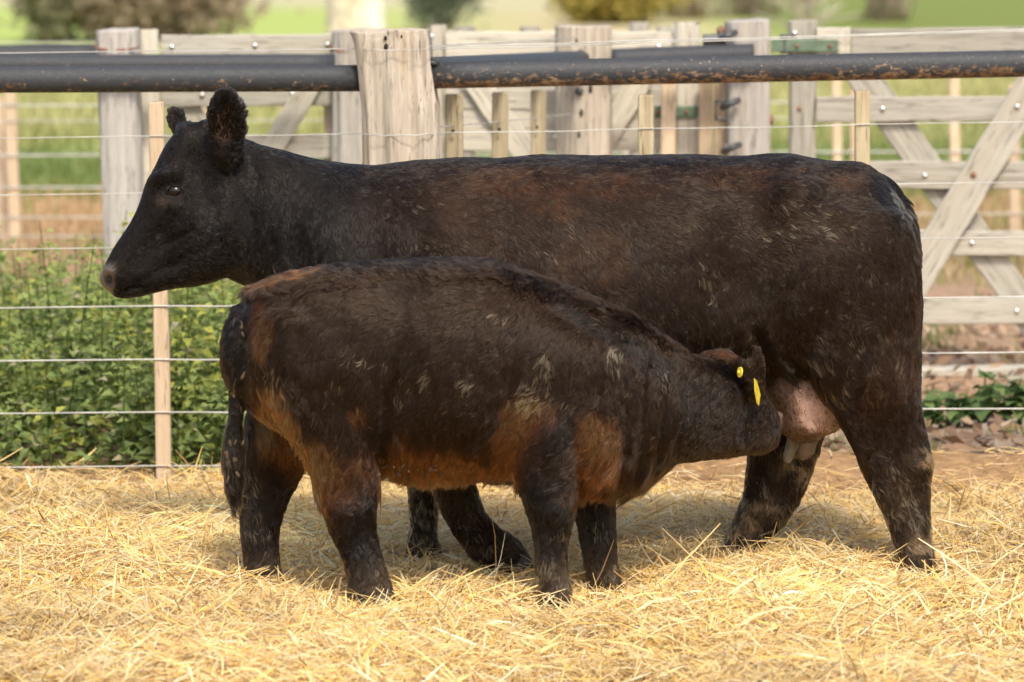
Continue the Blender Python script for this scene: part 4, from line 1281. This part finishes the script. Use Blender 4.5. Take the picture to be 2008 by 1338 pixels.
# wire lashing round the pipe end
v, f = ring_tube(V(846, 146, YF - .02), .012, .05, .006, 0, n=24, a0=0, a1=2 * math.pi)
mesh_obj('lashing', v, f, M['black_iron'], ff)
v, f = tube([V(842, 128, YF - .06), V(846, 122, YF - .07), V(856, 126, YF - .05)], .008, 6)
mesh_obj('lashing', v, f, M['black_iron'], ff)
# stakes
board('stake', V(307, 200, YF), V(323, 985, YF), .052, .045, M['stake_wood'], ff, 11, wob=.0008)
board('stake', V(1266, 186, YF + .04), V(1270, 960, YF + .04), .052, .045, M['old_stake'], ff, 12, wob=.001)
board('stake', V(1691, 178, YF + .07), V(1690, 960, YF + .07), .050, .045, M['old_stake'], ff, 13, wob=.001)
board('stake', V(-520, 196, YF), V(-510, 985, YF), .052, .045, M['stake_wood'], ff, 14, wob=.0008)
board('stake', V(2115, 172, YF + .10), V(2112, 960, YF + .10), .050, .045, M['old_stake'], ff, 15, wob=.001)
board('stake', V(2540, 165, YF + .14), V(2536, 960, YF + .14), .050, .045, M['old_stake'], ff, 16, wob=.001)
left = [(103, 95), (270, 262), (382, 374), (488, 481), (603, 596), (707, 702), (810, 806), (916, 910)]
right = [(96, 60), (260, 238), (378, 356), (485, 464), (598, 581), (703, 690), (808, 800), (913, 910)]
for i, ((a, b2), (c2, d2)) in enumerate(zip(left, right)):
    rad = .0029 if i >= 4 else .0019
    yw = YF - .027
    yw2 = YF - .125
    pts = [V(-1100, a + (a - b2) * 1.5, YF - .026), V(312, (a * .6 + b2 * .4), YF - .026), V(708, b2, YF - .06), V(716, b2 + 1, YF - .125), V(735, b2 + 2, YF - .146), V(790, b2 + 3, YF - .150), V(840, b2, YF - .146), V(862, b2, YF - .10), V(872, c2, YF - .04), V(1266, c2 * .65 + d2 * .35, YF + .014), V(1690, c2 * .28 + d2 * .72, YF + .043), V(2960, d2 - (c2 - d2) * .83, YF + .15)]
    wire(pts, ff, rad, seed=i)
    if i == 0:
        wire([V(838, 92, YF - .1), V(1266, 79, YF + .014), V(1690, 68, YF + .043), V(2960, 20, YF + .15)], ff, .0022, seed=40)

# ------------------------------------------------------------------ fence running back from the strainer post
YB = 5.0
def bp(px, py):       # point on the side fence: depth grows with px from the near post to the far one
    t = (px - 850) / (1145.0 - 850)
    inv = (1 / (YF + 12)) * (1 - t) + (1 / (YB + 12)) * t
    return V(px, py, 1 / inv - 12)
sf = empty('side_fence', V(1000, 900, 3) * Vector((1, 1, 0)))
tag(sf, 'short fence of three mossy stakes running back from the thick post', 'fence')
pipe('pipe_rail', bp(845, 138), bp(1150, 120), .0455, M['pipe'], sf)
for x, y in ((891, 185), (981, 181), (1055, 177)):
    b0 = bp(x, y); board('stake', b0, Vector((b0.x, b0.y, 0.0)), .062 if x < 1000 else .060, .05, M['old_stake'], sf, int(x), wob=.0012)
    kn = bp(x - 2, y + 72); kn.y -= .03
    v, f = ellipsoid(kn, (.006, .005, .007), 8, 6); mesh_obj('staple', v, f, M['hole'], sf)
for i, (a, b2) in enumerate([(90, 74), (250, 222), (366, 330)]):
    wire([bp(850, a), bp(1130, b2)], sf, .0022, seed=60 + i)

# ------------------------------------------------------------------ posts of the yards behind
gp = 'heavy square posts of the yards'
def yard_post(px0, px1, top, bot, Y, hw, seed, label, mat='grey_post', lean=0):
    c = at((px0 + px1) / 2, bot, Y)
    root = empty('yard_post', (c[0], Y, 0.0))
    tag(root, label, 'post', gp)
    post('shaft', [((px0, top), (px1, top - 2), hw, Y), ((px0 - 1, top + 30), (px1 + 1, top + 30), hw, Y), ((px0 + lean * .3, top + 220), (px1 + lean * .3, top + 220), hw * 1.02, Y),
                   ((px0 + lean, bot), (px1 + lean, bot), hw * 1.05, Y)], M[mat], root, seed, groove=.008)
    return root
p1 = yard_post(192, 272, 60, 770, YB, .10, 21, 'grey post behind the cow\'s muzzle, rusty wire round its top', lean=22)
p2 = yard_post(652, 730, 60, 770, YB + .1, .10, 22, 'pale post half hidden behind the thick weathered post')
p3 = yard_post(1091, 1197, 52, 770, YB, .115, 23, 'broad pale post above the middle of the cow\'s back', mat='post_wood')
p5 = yard_post(1424, 1507, 42, 770, YB, .095, 24, 'grey post carrying black iron latch fittings')
v, f = ring_tube(V(232, 88, YB) , .098, .02, .008, 0, n=30, a0=R(180), a1=R(360)); mesh_obj('rusty_wire', v + np.array([0, -.10, 0]), f, M['rust'], p1)
v, f = ring_tube(V(690, 88, YB) , .088, .03, .008, 0, n=30, a0=R(160), a1=R(260)); mesh_obj('rusty_wire', v + np.array([0, -.10, 0]), f, M['rust'], p2)
for (x, y, s) in ((1158, 175, .012), (1140, 222, .011), (1135, 265, .010), (1130, 80, .008)):
    v, f = ellipsoid(V(x, y, YB - .116), (s * .7, .01, s * 1.6), 10, 6); mesh_obj('knot_hole', v, f, M['hole'], p3)
for pts_, rd in (([V(1126, 112, YB - .12), V(1138, 103, YB - .14), V(1150, 112, YB - .12)], .016), ([V(1130, 178, YB - .12), V(1142, 182, YB - .13)], .014)):
    v, f = tube(pts_, rd, 8)
    mesh_obj('strap', v, f, M['black_iron'], p3)
for (x, y, w) in ((1428, 70, 1.0), (1434, 203, 1.0), (1436, 290, 1.0)):
    vv, f_ = join([tube([V(x - 18, y + 8, YB - .12), V(x, y, YB - .17), V(x + 14, y - 6, YB - .12)], .014, 10), tube([V(x - 12, y + 12, YB - .13), V(x - 14, y - 8, YB - .13)], .010, 8)])
    mesh_obj('latch_fitting', vv, f_, M['black_iron'], p5)
vv, f_ = join([tube([V(1425, 198, YB - .13), V(1404, 199, YB - .15), V(1404, 234, YB - .15), V(1424, 237, YB - .13)], .008, 8)])
mesh_obj('latch_ring', vv, f_, M['black_iron'], p5)
v, f = ellipsoid(V(1511, 235, YB - .05), (.014, .02, .026), 10, 8); mesh_obj('hinge_pin', v, f, M['rust'], p5)
v, f = ellipsoid(V(1414, 60, YB - .10), (.02, .02, .02), 10, 8); mesh_obj('latch_nut', v, f, M['rust'], p5)

pr1 = pipe('pipe_rail', V(-900, 130, YB - .15), V(657, 128, YB - .15), .047, M['pipe'], None)
tag(pr1, 'black pipe rail behind the near rail on the left, ending at the half hidden post', 'pipe rail', 'black pipe rails between the yard posts')
pr2 = pipe('pipe_rail', V(1200, 118, YB - .14), V(1478, 107, YB - .14), .047, M['pipe'], None)
tag(pr2, 'short black pipe rail between the broad pale post and the latch post', 'pipe rail', 'black pipe rails between the yard posts')

# ------------------------------------------------------------------ gates
gg = 'wooden yard gates'
def gate(px, Y, label):
    o = empty('wooden_gate', (at(px, 700, Y)[0], Y, 0.0)); tag(o, label, 'gate', gg); return o
def rail(g, x0, x1, y0, y1, Y, mat='board_wood', seed=0, name='board', thick=.03, slope=0.0):
    yc = (y0 + y1) / 2
    w = (y1 - y0) * (Y + 12.0) / FPX
    return board(name, V(x0, yc + slope, Y), V(x1, yc - slope, Y), w, thick, M[mat], g, seed + int(x0), wob=.002)
def brace(g, a, b2, hw_px, Y, mat='board_wood', seed=0):
    w = hw_px * (Y + 12.0) / FPX
    return board('brace', V(a[0], a[1], Y), V(b2[0], b2[1], Y), w, .03, M[mat], g, seed, wob=.002)
# left gate, behind the cow's head
gl = gate(480, YB + .15, 'weathered gate behind the cow\'s ears, between two grey posts')
board('stile', V(292, 58, YB + .08), V(306, 745, YB + .08), .075, .045, M['pale_board'], gl, 31)
board('stile', V(648, 120, YB + .20), V(648, 745, YB + .20), .06, .04, M['stake_wood'], gl, 32)
rail(gl, 316, 652, 68, 109, YB + .12, 'board_wood', 1)
rail(gl, 316, 700, 174, 208, YB + .12, 'board_wood', 2)
rail(gl, 316, 700, 264, 312, YB + .12, 'pale_board', 3)
rail(gl, 316, 700, 380, 425, YB + .12, 'board_wood', 4)
rail(gl, 316, 700, 505, 550, YB + .12, 'board_wood', 5)
rail(gl, 316, 700, 590, 660, YB + .12, 'pale_board', 6)
brace(gl, (618, 150), (425, 470), 44, YB + .088, 'pale_board', seed=7)
brace(gl, (330, 150), (560, 520), 42, YB + .152, seed=8)
for x, y in ((337, 93), (396, 187), (573, 184), (642, 88), (500, 90), (520, 290), (338, 290)):
    bolt(V(x, y, YB + .10), gl)
# middle gate, seen above the cow's back
gm = gate(1000, YB + .2, 'pale boarded gate behind the mossy stakes above the cow\'s withers')
board('stile', V(856, 48, YB + .24), V(858, 745, YB + .24), .085, .05, M['pale_board'], gm, 41, chamfer=.02)
rail(gm, 874, 1330, 62, 113, YB + .20, 'pale_board', 11)
rail(gm, 874, 1330, 176, 214, YB + .20, 'pale_board', 12)
rail(gm, 874, 1330, 254, 296, YB + .20, 'pale_board', 13)
rail(gm, 874, 1330, 380, 425, YB + .20, 'pale_board', 14)
rail(gm, 874, 1330, 520, 570, YB + .20, 'pale_board', 15)
brace(gm, (905, 120), (1060, 345), 50, YB + .168, 'pale_board', 16)
brace(gm, (1280, 120), (1140, 345), 46, YB + .168, 'pale_board', 17)
rail(gm, 880, 1300, 215, 253, YB + .205, 'pale_board', 18)
board('stile', V(1348, 44, YB + .16), V(1348, 745, YB + .16), .118, .05, M['pale_board'], gm, 42, chamfer=.02)
for x, y in ((846, 72), (1292, 92), (950, 178), (1202, 222), (1090, 270)):
    bolt(V(x, y, YB + .17), gm)
hs = board('hinge_strap', V(1282, 220, YB + .125), V(1374, 220, YB + .125), .052, .008, M['green_paint'], gm, 43, wob=.0005)
bolt(V(1346, 220, YB + .115), hs, .009, 'rust'); bolt(V(1288, 220, YB + .115), hs, .009, 'rust')
pl = [('stake_wood', 1311, 150, .062), ('stake_wood', 1384, 150, .062), ('stake_wood', 1412, 150, .05)]
for i, (mt, x, y, w) in enumerate(pl):
    b0 = V(x, y, YB + .06); o = board('picket', b0, Vector((b0.x, b0.y, 0)), w, .035, M[mt], gm, 44 + i, wob=.001)
bar = pipe('latch_bar', V(1378, 79, YB + .05), V(1432, 76, YB + .05), .024, M['black_iron'], gm)
# far boards and posts showing beyond the middle gate
bf = empty('board_fence', (at(1250, 500, 8.0)[0], 8.0, 0)); tag(bf, 'far board fence whose post tops show past the broad pale post', 'fence')
for i, x in enumerate((1254, 1305, 912, 1040)):
    b0 = V(x, 44 if i == 0 else 52, 8.0); board('post', b0, Vector((b0.x, b0.y, 0)), .10, .08, M['board_wood'], bf, 70 + i, chamfer=.02)
for i, (y0, y1) in enumerate(((70, 100), (160, 190), (250, 280))):
    rail(bf, 860, 1330, y0, y1, 7.93, 'board_wood', 80 + i)
# right gate with its cross bracing
gr = gate(1800, YB, 'grey gate with crossed braces and green hinge at the right')
board('stile', V(1573, 40, YB + .02), V(1573, 745, YB + .02), .116, .06, M['grey_post'] if False else M['board_wood'], gr, 51, chamfer=.012)
rail(gr, 1601, 1667, 54, 108, YB - .02, 'pale_board', 21, thick=.03)
rail(gr, 1669, 2420, 54, 106, YB - .022, 'board_wood', 22, slope=2)
rail(gr, 1601, 2420, 188, 238, YB - .02, 'board_wood', 23, slope=2)
rail(gr, 1601, 2420, 317, 371, YB - .02, 'board_wood', 24)
rail(gr, 1601, 2420, 451, 502, YB - .02, 'board_wood', 25)
rail(gr, 1601, 2420, 583, 636, YB - .02, 'board_wood', 26)
brace(gr, (1670, 118), (2052, 665), 62, YB + .015, seed=52)
brace(gr, (2060, 110), (1770, 590), 66, YB - .055, 'board_wood', seed=53)
for x, y in ((1731, 214), (1814, 345), (1906, 477), (1994, 611), (1995, 210), (1822, 480)):
    bolt(V(x, y, YB - .04 if y != 210 else YB - .075), gr)
bolt(V(1909, 343, YB - .075), gr, .013, 'rust'); bolt(V(1568, 212, YB - .02), gr, .009, 'rust'); bolt(V(1558, 66, YB - .02), gr, .011)
hs = board('hinge_strap', V(1512, 90, YB - .045), V(1644, 90, YB - .045), .054, .008, M['green_paint'], gr, 54, wob=.0005)
bolt(V(1563, 90, YB - .055), hs, .009, 'rust'); bolt(V(1628, 90, YB - .055), hs, .009, 'rust')
pipe('hinge_pin', V(1538, 68, YB - .03), V(1538, 106, YB - .03), .02, M['black_iron'], gr)
board('stile', V(2400, 40, YB + .03), V(2400, 745, YB + .03), .10, .05, M['board_wood'], gr, 55, chamfer=.012)
# timber sleeper on the ground below the right gate
sl = board('timber_sleeper', V(1560, 731, YB - .1), V(2700, 728, YB - .1), .055, .16, M['pale_board'], None, 61, wob=.004)
tag(sl, 'pale timber sleeper lying on the ground behind the leafy weeds', 'timber')

# ------------------------------------------------------------------ far wire fence
YW = 11.5
fc = empty('wire_fence', (0, YW, 0)); tag(fc, 'blurred far wire fence of thin pale stakes beyond the yards', 'fence')
for i, (x, y, w) in enumerate(((20, 165, .066), (-3, 190, .06), (1640, 150, .05), (1678, 140, .07), (1871, 140, .058), (1988, 165, .065), (560, 150, .06), (1230, 150, .06), (395, 150, .05), (-420, 160, .06), (-860, 160, .06), (2350, 150, .06), (2760, 150, .06))):
    b0 = V(x, y, YW + (.25 if i == 1 else 0)); board('stake', b0, Vector((b0.x + .02, b0.y, 0)), w, .05, M['stake_wood'], fc, 90 + i, wob=.001)
for i, y in enumerate((82, 205, 236, 303, 366, 425, 462)):
    wire([V(-1600, y + 4, YW - .03), V(-250, y + 1, YW - .03), V(600, y, YW - .03), V(1300, y - 4, YW - .03), V(2300, y - 8, YW - .03), V(3600, y - 12, YW - .03)], fc, .006 if i in (3, 4, 1) else .004, seed=90 + i)
pr3 = pipe('pipe_rail', V(-1000, 110, 8.2), V(196, 110, 8.2), .055, M['pipe'], None)
tag(pr3, 'farthest black pipe rail, only in view left of the grey post', 'pipe rail', 'black pipe rails between the yard posts')

# ------------------------------------------------------------------ foliage helpers
def leaf_mesh(P, D, Nn, L, W, cols, droop=0.25):
    """pointed folded leaves: 2 quads each"""
    n = len(P)
    B = unit(np.cross(D, Nn)); Nn = np.cross(B, D)
    base = P; tip = P + D * L[:, None] - Nn * (L * droop)[:, None]
    mid = P + D * (L * .45)[:, None] + Nn * (L * .02)[:, None]
    l = mid + B * (W / 2)[:, None] + Nn * (W * .22)[:, None]
    r_ = mid - B * (W / 2)[:, None] + Nn * (W * .22)[:, None]
    v = np.stack([base, l, tip, mid, r_], 1).reshape(-1, 3)
    i = np.arange(n) * 5
    q = np.concatenate([np.stack([i, i + 3, i + 2, i + 1], 1), np.stack([i, i + 4, i + 2, i + 3], 1)])
    return v, q, np.repeat(cols, 5, 0)

# nettle-like weeds behind the left part of the fence
r = np.random.default_rng(202)
LV = []
npl = 620
wx = np.where(np.arange(npl) < 420, r.uniform(-2.35, -0.25, npl), r.uniform(-4.2, -2.3, npl)); wy = r.uniform(YF + .12, 4.7, npl)
hh = 0.36 + 0.20 * r.random(npl) + 0.12 * sstep(2.4, 3.6, wy) * r.random(npl)
tall = r.random(npl) < 0.13; hh = np.where(tall, hh + r.uniform(.12, .30, npl), hh)
front = wy < 2.2; hh = np.where(front, hh * r.uniform(.35, .85, npl), hh)
fade = sstep(-0.95, -0.35, wx); hh *= 1 - .45 * fade
stemV = []
for i in range(npl):
    nl = int(hh[i] * 125)
    t = r.random(nl) ** 0.75
    lean = r.normal(0, .10, 2)
    P = np.stack([wx[i] + lean[0] * t * hh[i], wy[i] + lean[1] * t * hh[i], ground_z(np.full(nl, wx[i]), np.full(nl, wy[i])) + t * hh[i]], 1)
    a = r.uniform(0, 6.283, nl); spread = (0.03 + 0.10 * (1 - t)) * r.uniform(.3, 1.2, nl)
    D = np.stack([np.cos(a), np.sin(a), r.normal(.15, .35, nl)], 1); D = unit(D)
    P[:, :2] += D[:, :2] * spread[:, None]
    up = np.stack([r.normal(0, .4, nl), r.normal(-.35, .4, nl), np.ones(nl)], 1)
    L = (0.024 + 0.038 * (1 - t) ** .6) * r.uniform(.5, 1.5, nl)
    young = np.clip(t * 1.1 - .35 + r.normal(0, .15, nl), 0, 1) * (1.0 if tall[i] else .65)
    c = np.array([0.20, 0.275, 0.085])[None] * (1 - young)[:, None] + np.array([0.40, 0.46, 0.13])[None] * young[:, None]
    c *= r.uniform(.65, 1.3, (nl, 1)) * (np.array([[1.35, 1.15, .8]]) if i % 5 == 0 else 1.0)
    pale_ = r.random(nl) < .05  # a few leaves coloured pale to stand in for specular glints
    c = np.where(pale_[:, None], np.array([[.42, .40, .24]]), c)
    LV.append(leaf_mesh(P, D, up, L, L * r.uniform(.5, .75, nl), c))
    s0 = Vector((wx[i], wy[i], 0)); s1 = Vector((wx[i] + lean[0] * hh[i], wy[i] + lean[1] * hh[i], hh[i]))
    tv2, tf2 = tube([s0, (s0 + s1) / 2, s1], [.004, .003, .0015], 4)
    qq = np.array([f_ for f_ in tf2 if len(f_) == 4])
    LV.append((tv2, qq, np.tile(np.array([0.10, 0.16, 0.04]), (len(tv2), 1))))
v, q, c = merge(LV)
o = quads_obj('nettle_weeds', v, q, c, M['leaf'])
tag(o, 'dense green nettle weeds behind the wires on the left', 'weeds', kind='stuff')

# leafy weed plants at the right, each leaf its own piece
def leaf_template(name, col):
    n = 6
    v, f = [], []
    for i in range(n + 1):
        t = i / n
        w = 0.36 * math.sin(math.pi * min(1, t ** .8)) * (1.05 - .35 * t)
        z = 0.10 * math.sin(t * 2.6) - .16 * t * t
        v += [(t, w, z + .10 * w), (t, 0, z - .02), (t, -w, z + .10 * w)]
    for i in range(n):
        a = i * 3
        f += [(a, a + 3, a + 4, a + 1), (a + 1, a + 4, a + 5, a + 2)]
    me = bpy.data.meshes.new(name); me.from_pydata(v, [], f); me.shade_smooth()
    ca = me.color_attributes.new('Col', 'FLOAT_COLOR', 'POINT')
    cc = np.ones((len(v), 4), np.float32); cc[:, :3] = col; ca.data.foreach_set('color', cc.ravel())
    me.materials.append(M['leaf'])
    return me
leaf_t = [leaf_template('leaf', c) for c in ((0.10, 0.17, 0.060), (0.13, 0.21, 0.07), (0.18, 0.26, 0.085))]
r = np.random.default_rng(303)
YP = 3.4
wl = 'broad leafy weeds by the sleeper'
for (x0, yb, wpx, hpx, nl, lab) in ((1832, 815, 44, 92, 34, 'smaller broad leaved weed nearest the cow\'s hind leg'), (1925, 815, 60, 108, 58, 'tallest broad leaved weed with a shoot crossing the sleeper'),
                                    (2000, 815, 48, 98, 44, 'broad leaved weed cut by the photo\'s right edge'), (1880, 818, 44, 66, 28, 'low broad leaved weed between two taller ones')):
    b0 = at(x0, yb, YP); b0[2] = ground_z(np.array([b0[0]]), np.array([YP]))[0]
    root = empty('weed_plant', b0); tag(root, lab, 'plant', wl)
    s = (YP + 12) / FPX
    stems = []
    for k in range(4):
        tip = Vector((b0[0] + r.normal(0, wpx * s * .5), YP + r.normal(0, .06), b0[2] + hpx * s * r.uniform(.55, 1.0)))
        stems.append((Vector(b0), tip))
    v, f = join([tube([a, a.lerp(b2, .5) + Vector((r.normal(0, .01), 0, .01)), b2], [.006, .005, .003], 6) for a, b2 in stems])
    mesh_obj('stem', v, f, M['leaf'], root, cols=np.tile(np.array([.10, .17, .05]), (len(v), 1)))
    for k in range(nl):
        a, b2 = stems[k % 4]
        t = 0.25 + 0.75 * r.random()
        p = a.lerp(b2, t)
        o = bpy.data.objects.new('leaf', leaf_t[min(2, int(r.random() * 2.2 + t * .6))])
        L = r.uniform(.065, .12) * (1.1 - .35 * t)
        o.scale = (L, L * r.uniform(.8, 1.2), L)
        o.rotation_euler = (r.normal(0, .35), r.normal(.15, .4), r.uniform(0, 6.283))
        o.location = p
        COL.objects.link(o); o.parent = root; o.location = p - Vector(b0)

# dead leaves, twigs and clods behind the fence
r = np.random.default_rng(404)
n = 7500
x = r.uniform(-4.2, 4.4, n); y = 2.45 + 6.0 * r.random(n) ** 1.3
z = ground_z(x, y) + r.random(n) * .03
a = r.uniform(0, 6.283, n)
D = unit(np.stack([np.cos(a), np.sin(a), r.normal(.1, .35, n)], 1))
up = np.stack([r.normal(0, .6, n), r.normal(-.3, .5, n), np.ones(n)], 1)
L = np.exp(r.normal(math.log(.055), .4, n))
pal = np.array([[.33, .21, .125], [.26, .165, .10], [.38, .27, .18], [.20, .13, .085], [.36, .29, .21]])
v, q, c = leaf_mesh(np.stack([x, y, z], 1), D, up, L, L * r.uniform(.35, .8, n), pal[r.choice(5, n)] * r.uniform(.8, 1.15, (n, 1)), droop=-.15)
o = quads_obj('leaf_litter', v, q, c, M['litter'])
tag(o, 'brown dead leaves scattered on the earth behind the fence', 'dead leaves', kind='stuff')

# rough grass: thin green tufts on the bank, coarse grass out on the field
r = np.random.default_rng(505)
def grass(n, xr, yr, hgt, wid, pal, spread, seed):
    r = np.random.default_rng(seed)
    nt = max(1, n // 26)
    tx = r.uniform(*xr, nt); ty = yr[0] + (yr[1] - yr[0]) * r.random(nt) ** 1.2
    k = r.integers(0, nt, n)
    x = tx[k] + r.normal(0, spread, n); y = ty[k] + r.normal(0, spread, n)
    z = ground_z(x, y)
    a = r.uniform(0, 6.283, n); tl = r.uniform(.7, 1.5, n)
    D = np.stack([np.cos(a) * np.cos(tl), np.sin(a) * np.cos(tl), np.sin(tl)], 1)
    L = hgt * r.uniform(.5, 1.3, n)
    P = np.stack([x, y, z], 1) + D * (L / 2)[:, None]
    N_ = np.stack([r.normal(0, .3, n), -np.ones(n), r.normal(.2, .3, n)], 1)
    tc = r.choice(len(pal), nt)
    c = np.array(pal)[tc][k] * r.uniform(.75, 1.2, (n, 1))
    return ribbons(P, D, N_, L, np.full(n, wid), r.normal(0, .15, n), c, segs=2)
greens = [(.20, .27, .06), (.15, .21, .05), (.27, .32, .08)]
mixg = [(.27, .31, .10), (.42, .36, .17), (.50, .40, .22), (.21, .26, .08), (.52, .37, .21)]
v, q, c = merge([grass(2400, (.2, 4.4), (2.5, 4.6), .05, .004, greens, .06, 1), grass(4000, (-4.6, 4.6), (4.6, 9.5), .10, .006, greens, .10, 2), grass(17000, (-8, 8), (9.5, 15.5), .15, .010, [(.46, .34, .18), (.52, .38, .22), (.50, .33, .18), (.26, .29, .09)], .18, 3), grass(13000, (-9, 9), (15.5, 22), .16, .014, [(.17, .23, .06), (.22, .28, .08), (.26, .28, .09)], .25, 6), grass(14000, (-12, 12), (22, 42), .22, .02, [(.34, .35, .13), (.42, .40, .17)], .4, 4)])
o = quads_obj('rough_grass', v, q, c, M['leaf'])
tag(o, 'patchy green and straw coloured grass on the land behind the fences', 'grass', kind='stuff')

# ------------------------------------------------------------------ far trees and bushes
def crown_soup(c, rad, n, size, pal, seed, hollow=.35, flat_bottom=True):
    r = np.random.default_rng(seed)
    nc = 26
    cc = unit(r.normal(size=(nc, 3))) * (hollow + (1 - hollow) * r.random((nc, 1))) * .8
    if flat_bottom: cc[:, 2] = np.maximum(cc[:, 2], -.7)
    k = r.integers(0, nc, n)
    p = cc[k] + r.normal(0, .2, (n, 3))
    P = np.asarray(c) + p * np.asarray(rad)
    D = unit(r.normal(size=(n, 3))); N_ = unit(r.normal(size=(n, 3)) + np.array([0, -.4, .6]))
    L = size * r.uniform(.6, 1.4, n)
    col = np.array(pal)[r.integers(0, len(pal), nc)][k] * r.uniform(.75, 1.25, (n, 1))
    return leaf_mesh(P, D, N_, L, L * .6, col)

def bush(name, px, pyb, d, rx, rz, n, size, pal, seed, label, cat='bush'):
    Y = d - 12
    b0 = at(px, pyb, Y); gx_ = b0[0]
    root = empty(name, (gx_, Y, 0)); tag(root, label, cat)
    v, q, c = crown_soup((gx_, Y, rz * .8), (rx, rx * .8, rz), n, size, pal, seed)
    fo = quads_obj('foliage', v, q, c, M['leaf'], root, loc=(gx_, Y, rz * .8))
    fo['kind'] = 'stuff'
    ps = []
    r = np.random.default_rng(seed)
    for k in range(9):
        a = r.uniform(0, 6.283); e = Vector((gx_ + rx * .7 * math.cos(a), Y + rx * .6 * math.sin(a), rz * r.uniform(.6, 1.5)))
        ps.append(tube([Vector((gx_ + .1 * math.cos(a), Y, 0)), Vector((gx_, Y, 0)).lerp(e, .5) + Vector((0, 0, .1)), e], [.05, .03, .01], 6))
    v, f = join(ps)
    mesh_obj('stem', v, f, M['bark'], root, cols=np.tile(np.array([.20, .15, .11]), (len(v), 1)))
    return root
bush('bush', 255, 60, 66, 2.0, 1.15, 12000, .17, [(.34, .265, .185), (.40, .31, .225), (.30, .245, .16), (.43, .34, .25)], 1, 'wide brownish twiggy bush beyond the fences at upper left')
bush('bush', 95, 62, 65, .55, .75, 1500, .15, [(.23, .23, .13), (.26, .26, .15), (.32, .30, .18)], 2, 'small dull green bush at the left end of the brown bush')
bush('evergreen_bush', 868, 52, 72, .70, 1.15, 3600, .12, [(.15, .19, .13), (.18, .22, .15), (.23, .26, .18)], 3, 'dark blue green evergreen bush above the thick post\'s right side')
bush('flowering_bush', 1198, 52, 78, 1.30, .85, 8000, .15, [(.42, .35, .085), (.48, .40, .10), (.37, .32, .09)], 4, 'mustard yellow bush beyond the broad pale post')

# eucalyptus trunk with its crown far overhead
YT = 34.0
tb = at(700, 200, YT)
tr = empty('tree', (tb[0], YT, 0)); tag(tr, 'big tree trunk with pale peeling bark above the thick post', 'tree')
v, f = loft([((628, 215), (772, 215), .40, YT), ((634, 150), (766, 150), .36, YT), ((640, 60), (757, 60), .33, YT), ((640, -60), (755, -60), .32, YT), ((650, -400), (752, -400), .29, YT), ((668, -800), (745, -800), .2, YT), ((690, -1100), (735, -1100), .12, YT)], n=36, k=8, cap=.1)
nb = SNoise(61, 3.2, 3)(v * np.array([1.6, 1.6, .45]))
bc = lerp3(sstep(.15, .6, nb) * .85, np.tile(np.array([.70, .62, .46]), (len(v), 1)), (.46, .33, .18))
bc = lerp3(sstep(.3, .9, -nb), bc, (.80, .75, .62))
mesh_obj('trunk', v, f, M['bark'], tr, cols=bc)
ps, cs = [], []
r = np.random.default_rng(77)
for k in range(7):
    a = r.uniform(0, 6.283); z0 = r.uniform(4.2, 6.5)
    e = Vector((tb[0] + 2.6 * math.cos(a), YT + 2.4 * math.sin(a), z0 + r.uniform(1.5, 3)))
    s0 = Vector((tb[0], YT, z0))
    v, f = tube([s0, s0.lerp(e, .5) + Vector((0, 0, .3)), e], [.12, .08, .03], 8)
    mesh_obj('limb', v, f, M['bark'], tr, cols=np.tile(np.array([.5, .4, .26]), (len(v), 1)))
    cs.append(crown_soup(e, (1.5, 1.5, 1.0), 500, .22, [(.07, .10, .05), (.10, .13, .06)], 200 + k))
v, q, c = merge(cs)
o = quads_obj('crown', v, q, c, M['leaf'], tr); o['kind'] = 'stuff'

# bare trees standing out on the field
def bare_tree(px, d, h, seed, label, spread=.5, colr=(.36, .29, .22)):
    Y = d - 12
    b0 = at(px, 0, Y)
    root = empty('bare_tree', (b0[0], Y, 0)); tag(root, label, 'tree', 'leafless trees out on the field')
    r = np.random.default_rng(seed)
    base = Vector((b0[0], Y, 0)); top = base + Vector((r.normal(0, .2), 0, h))
    v, f = tube([base, base.lerp(top, .5) + Vector((r.normal(0, .06), 0, 0)), top], [.12, .07, .02], 8)
    mesh_obj('trunk', v, f, M['bark'], root, cols=np.tile(np.array(colr), (len(v), 1)))
    ps = []
    for k in range(90):
        t = r.uniform(.02, .95); s0 = base.lerp(top, t); a = r.uniform(0, 6.283); L = spread * r.uniform(.6, 1.6)
        e = s0 + Vector((math.cos(a) * L, math.sin(a) * L, L * r.uniform(.6, 1.7)))
        ps.append(tube([s0, s0.lerp(e, .5) + Vector((0, 0, -.05)), e], [.04, .028, .014], 5))
        for j in range(3):
            s1 = s0.lerp(e, r.uniform(.4, .9)); e1 = s1 + Vector((r.normal(0, .3), r.normal(0, .3), r.uniform(.1, .5)))
            ps.append(tube([s1, e1], [.022, .012], 4))
    for k in range(70 if spread > .3 else 4):
        a = r.uniform(0, 6.283); q = base + Vector((r.normal(0, .45 * spread), r.normal(0, .3), 0)); hgt = r.uniform(.35, 1.6)
        e = q + Vector((math.cos(a) * hgt * .45, math.sin(a) * hgt * .4, hgt))
        ps.append(tube([q, q.lerp(e, .5) + Vector((0, 0, .05)), e], [.020, .015, .008], 4))
    v, f = join(ps)
    o = mesh_obj('branches', v, f, M['bark'], root, cols=np.tile(np.array(colr), (len(v), 1)))
    o['kind'] = 'stuff'
bare_tree(1345, 82, 4.2, 1, 'leafless tree just right of the yellow bush', .6)
bare_tree(1470, 84, 4.5, 2, 'leafless tree above the latch post', .6)
bare_tree(1735, 80, 4.0, 3, 'leafless tree above the crossed braces of the gate', .5)
bare_tree(1580, 60, 3.0, 4, 'slender pale sapling above the hinge of the right gate', .18, (.5, .45, .36))
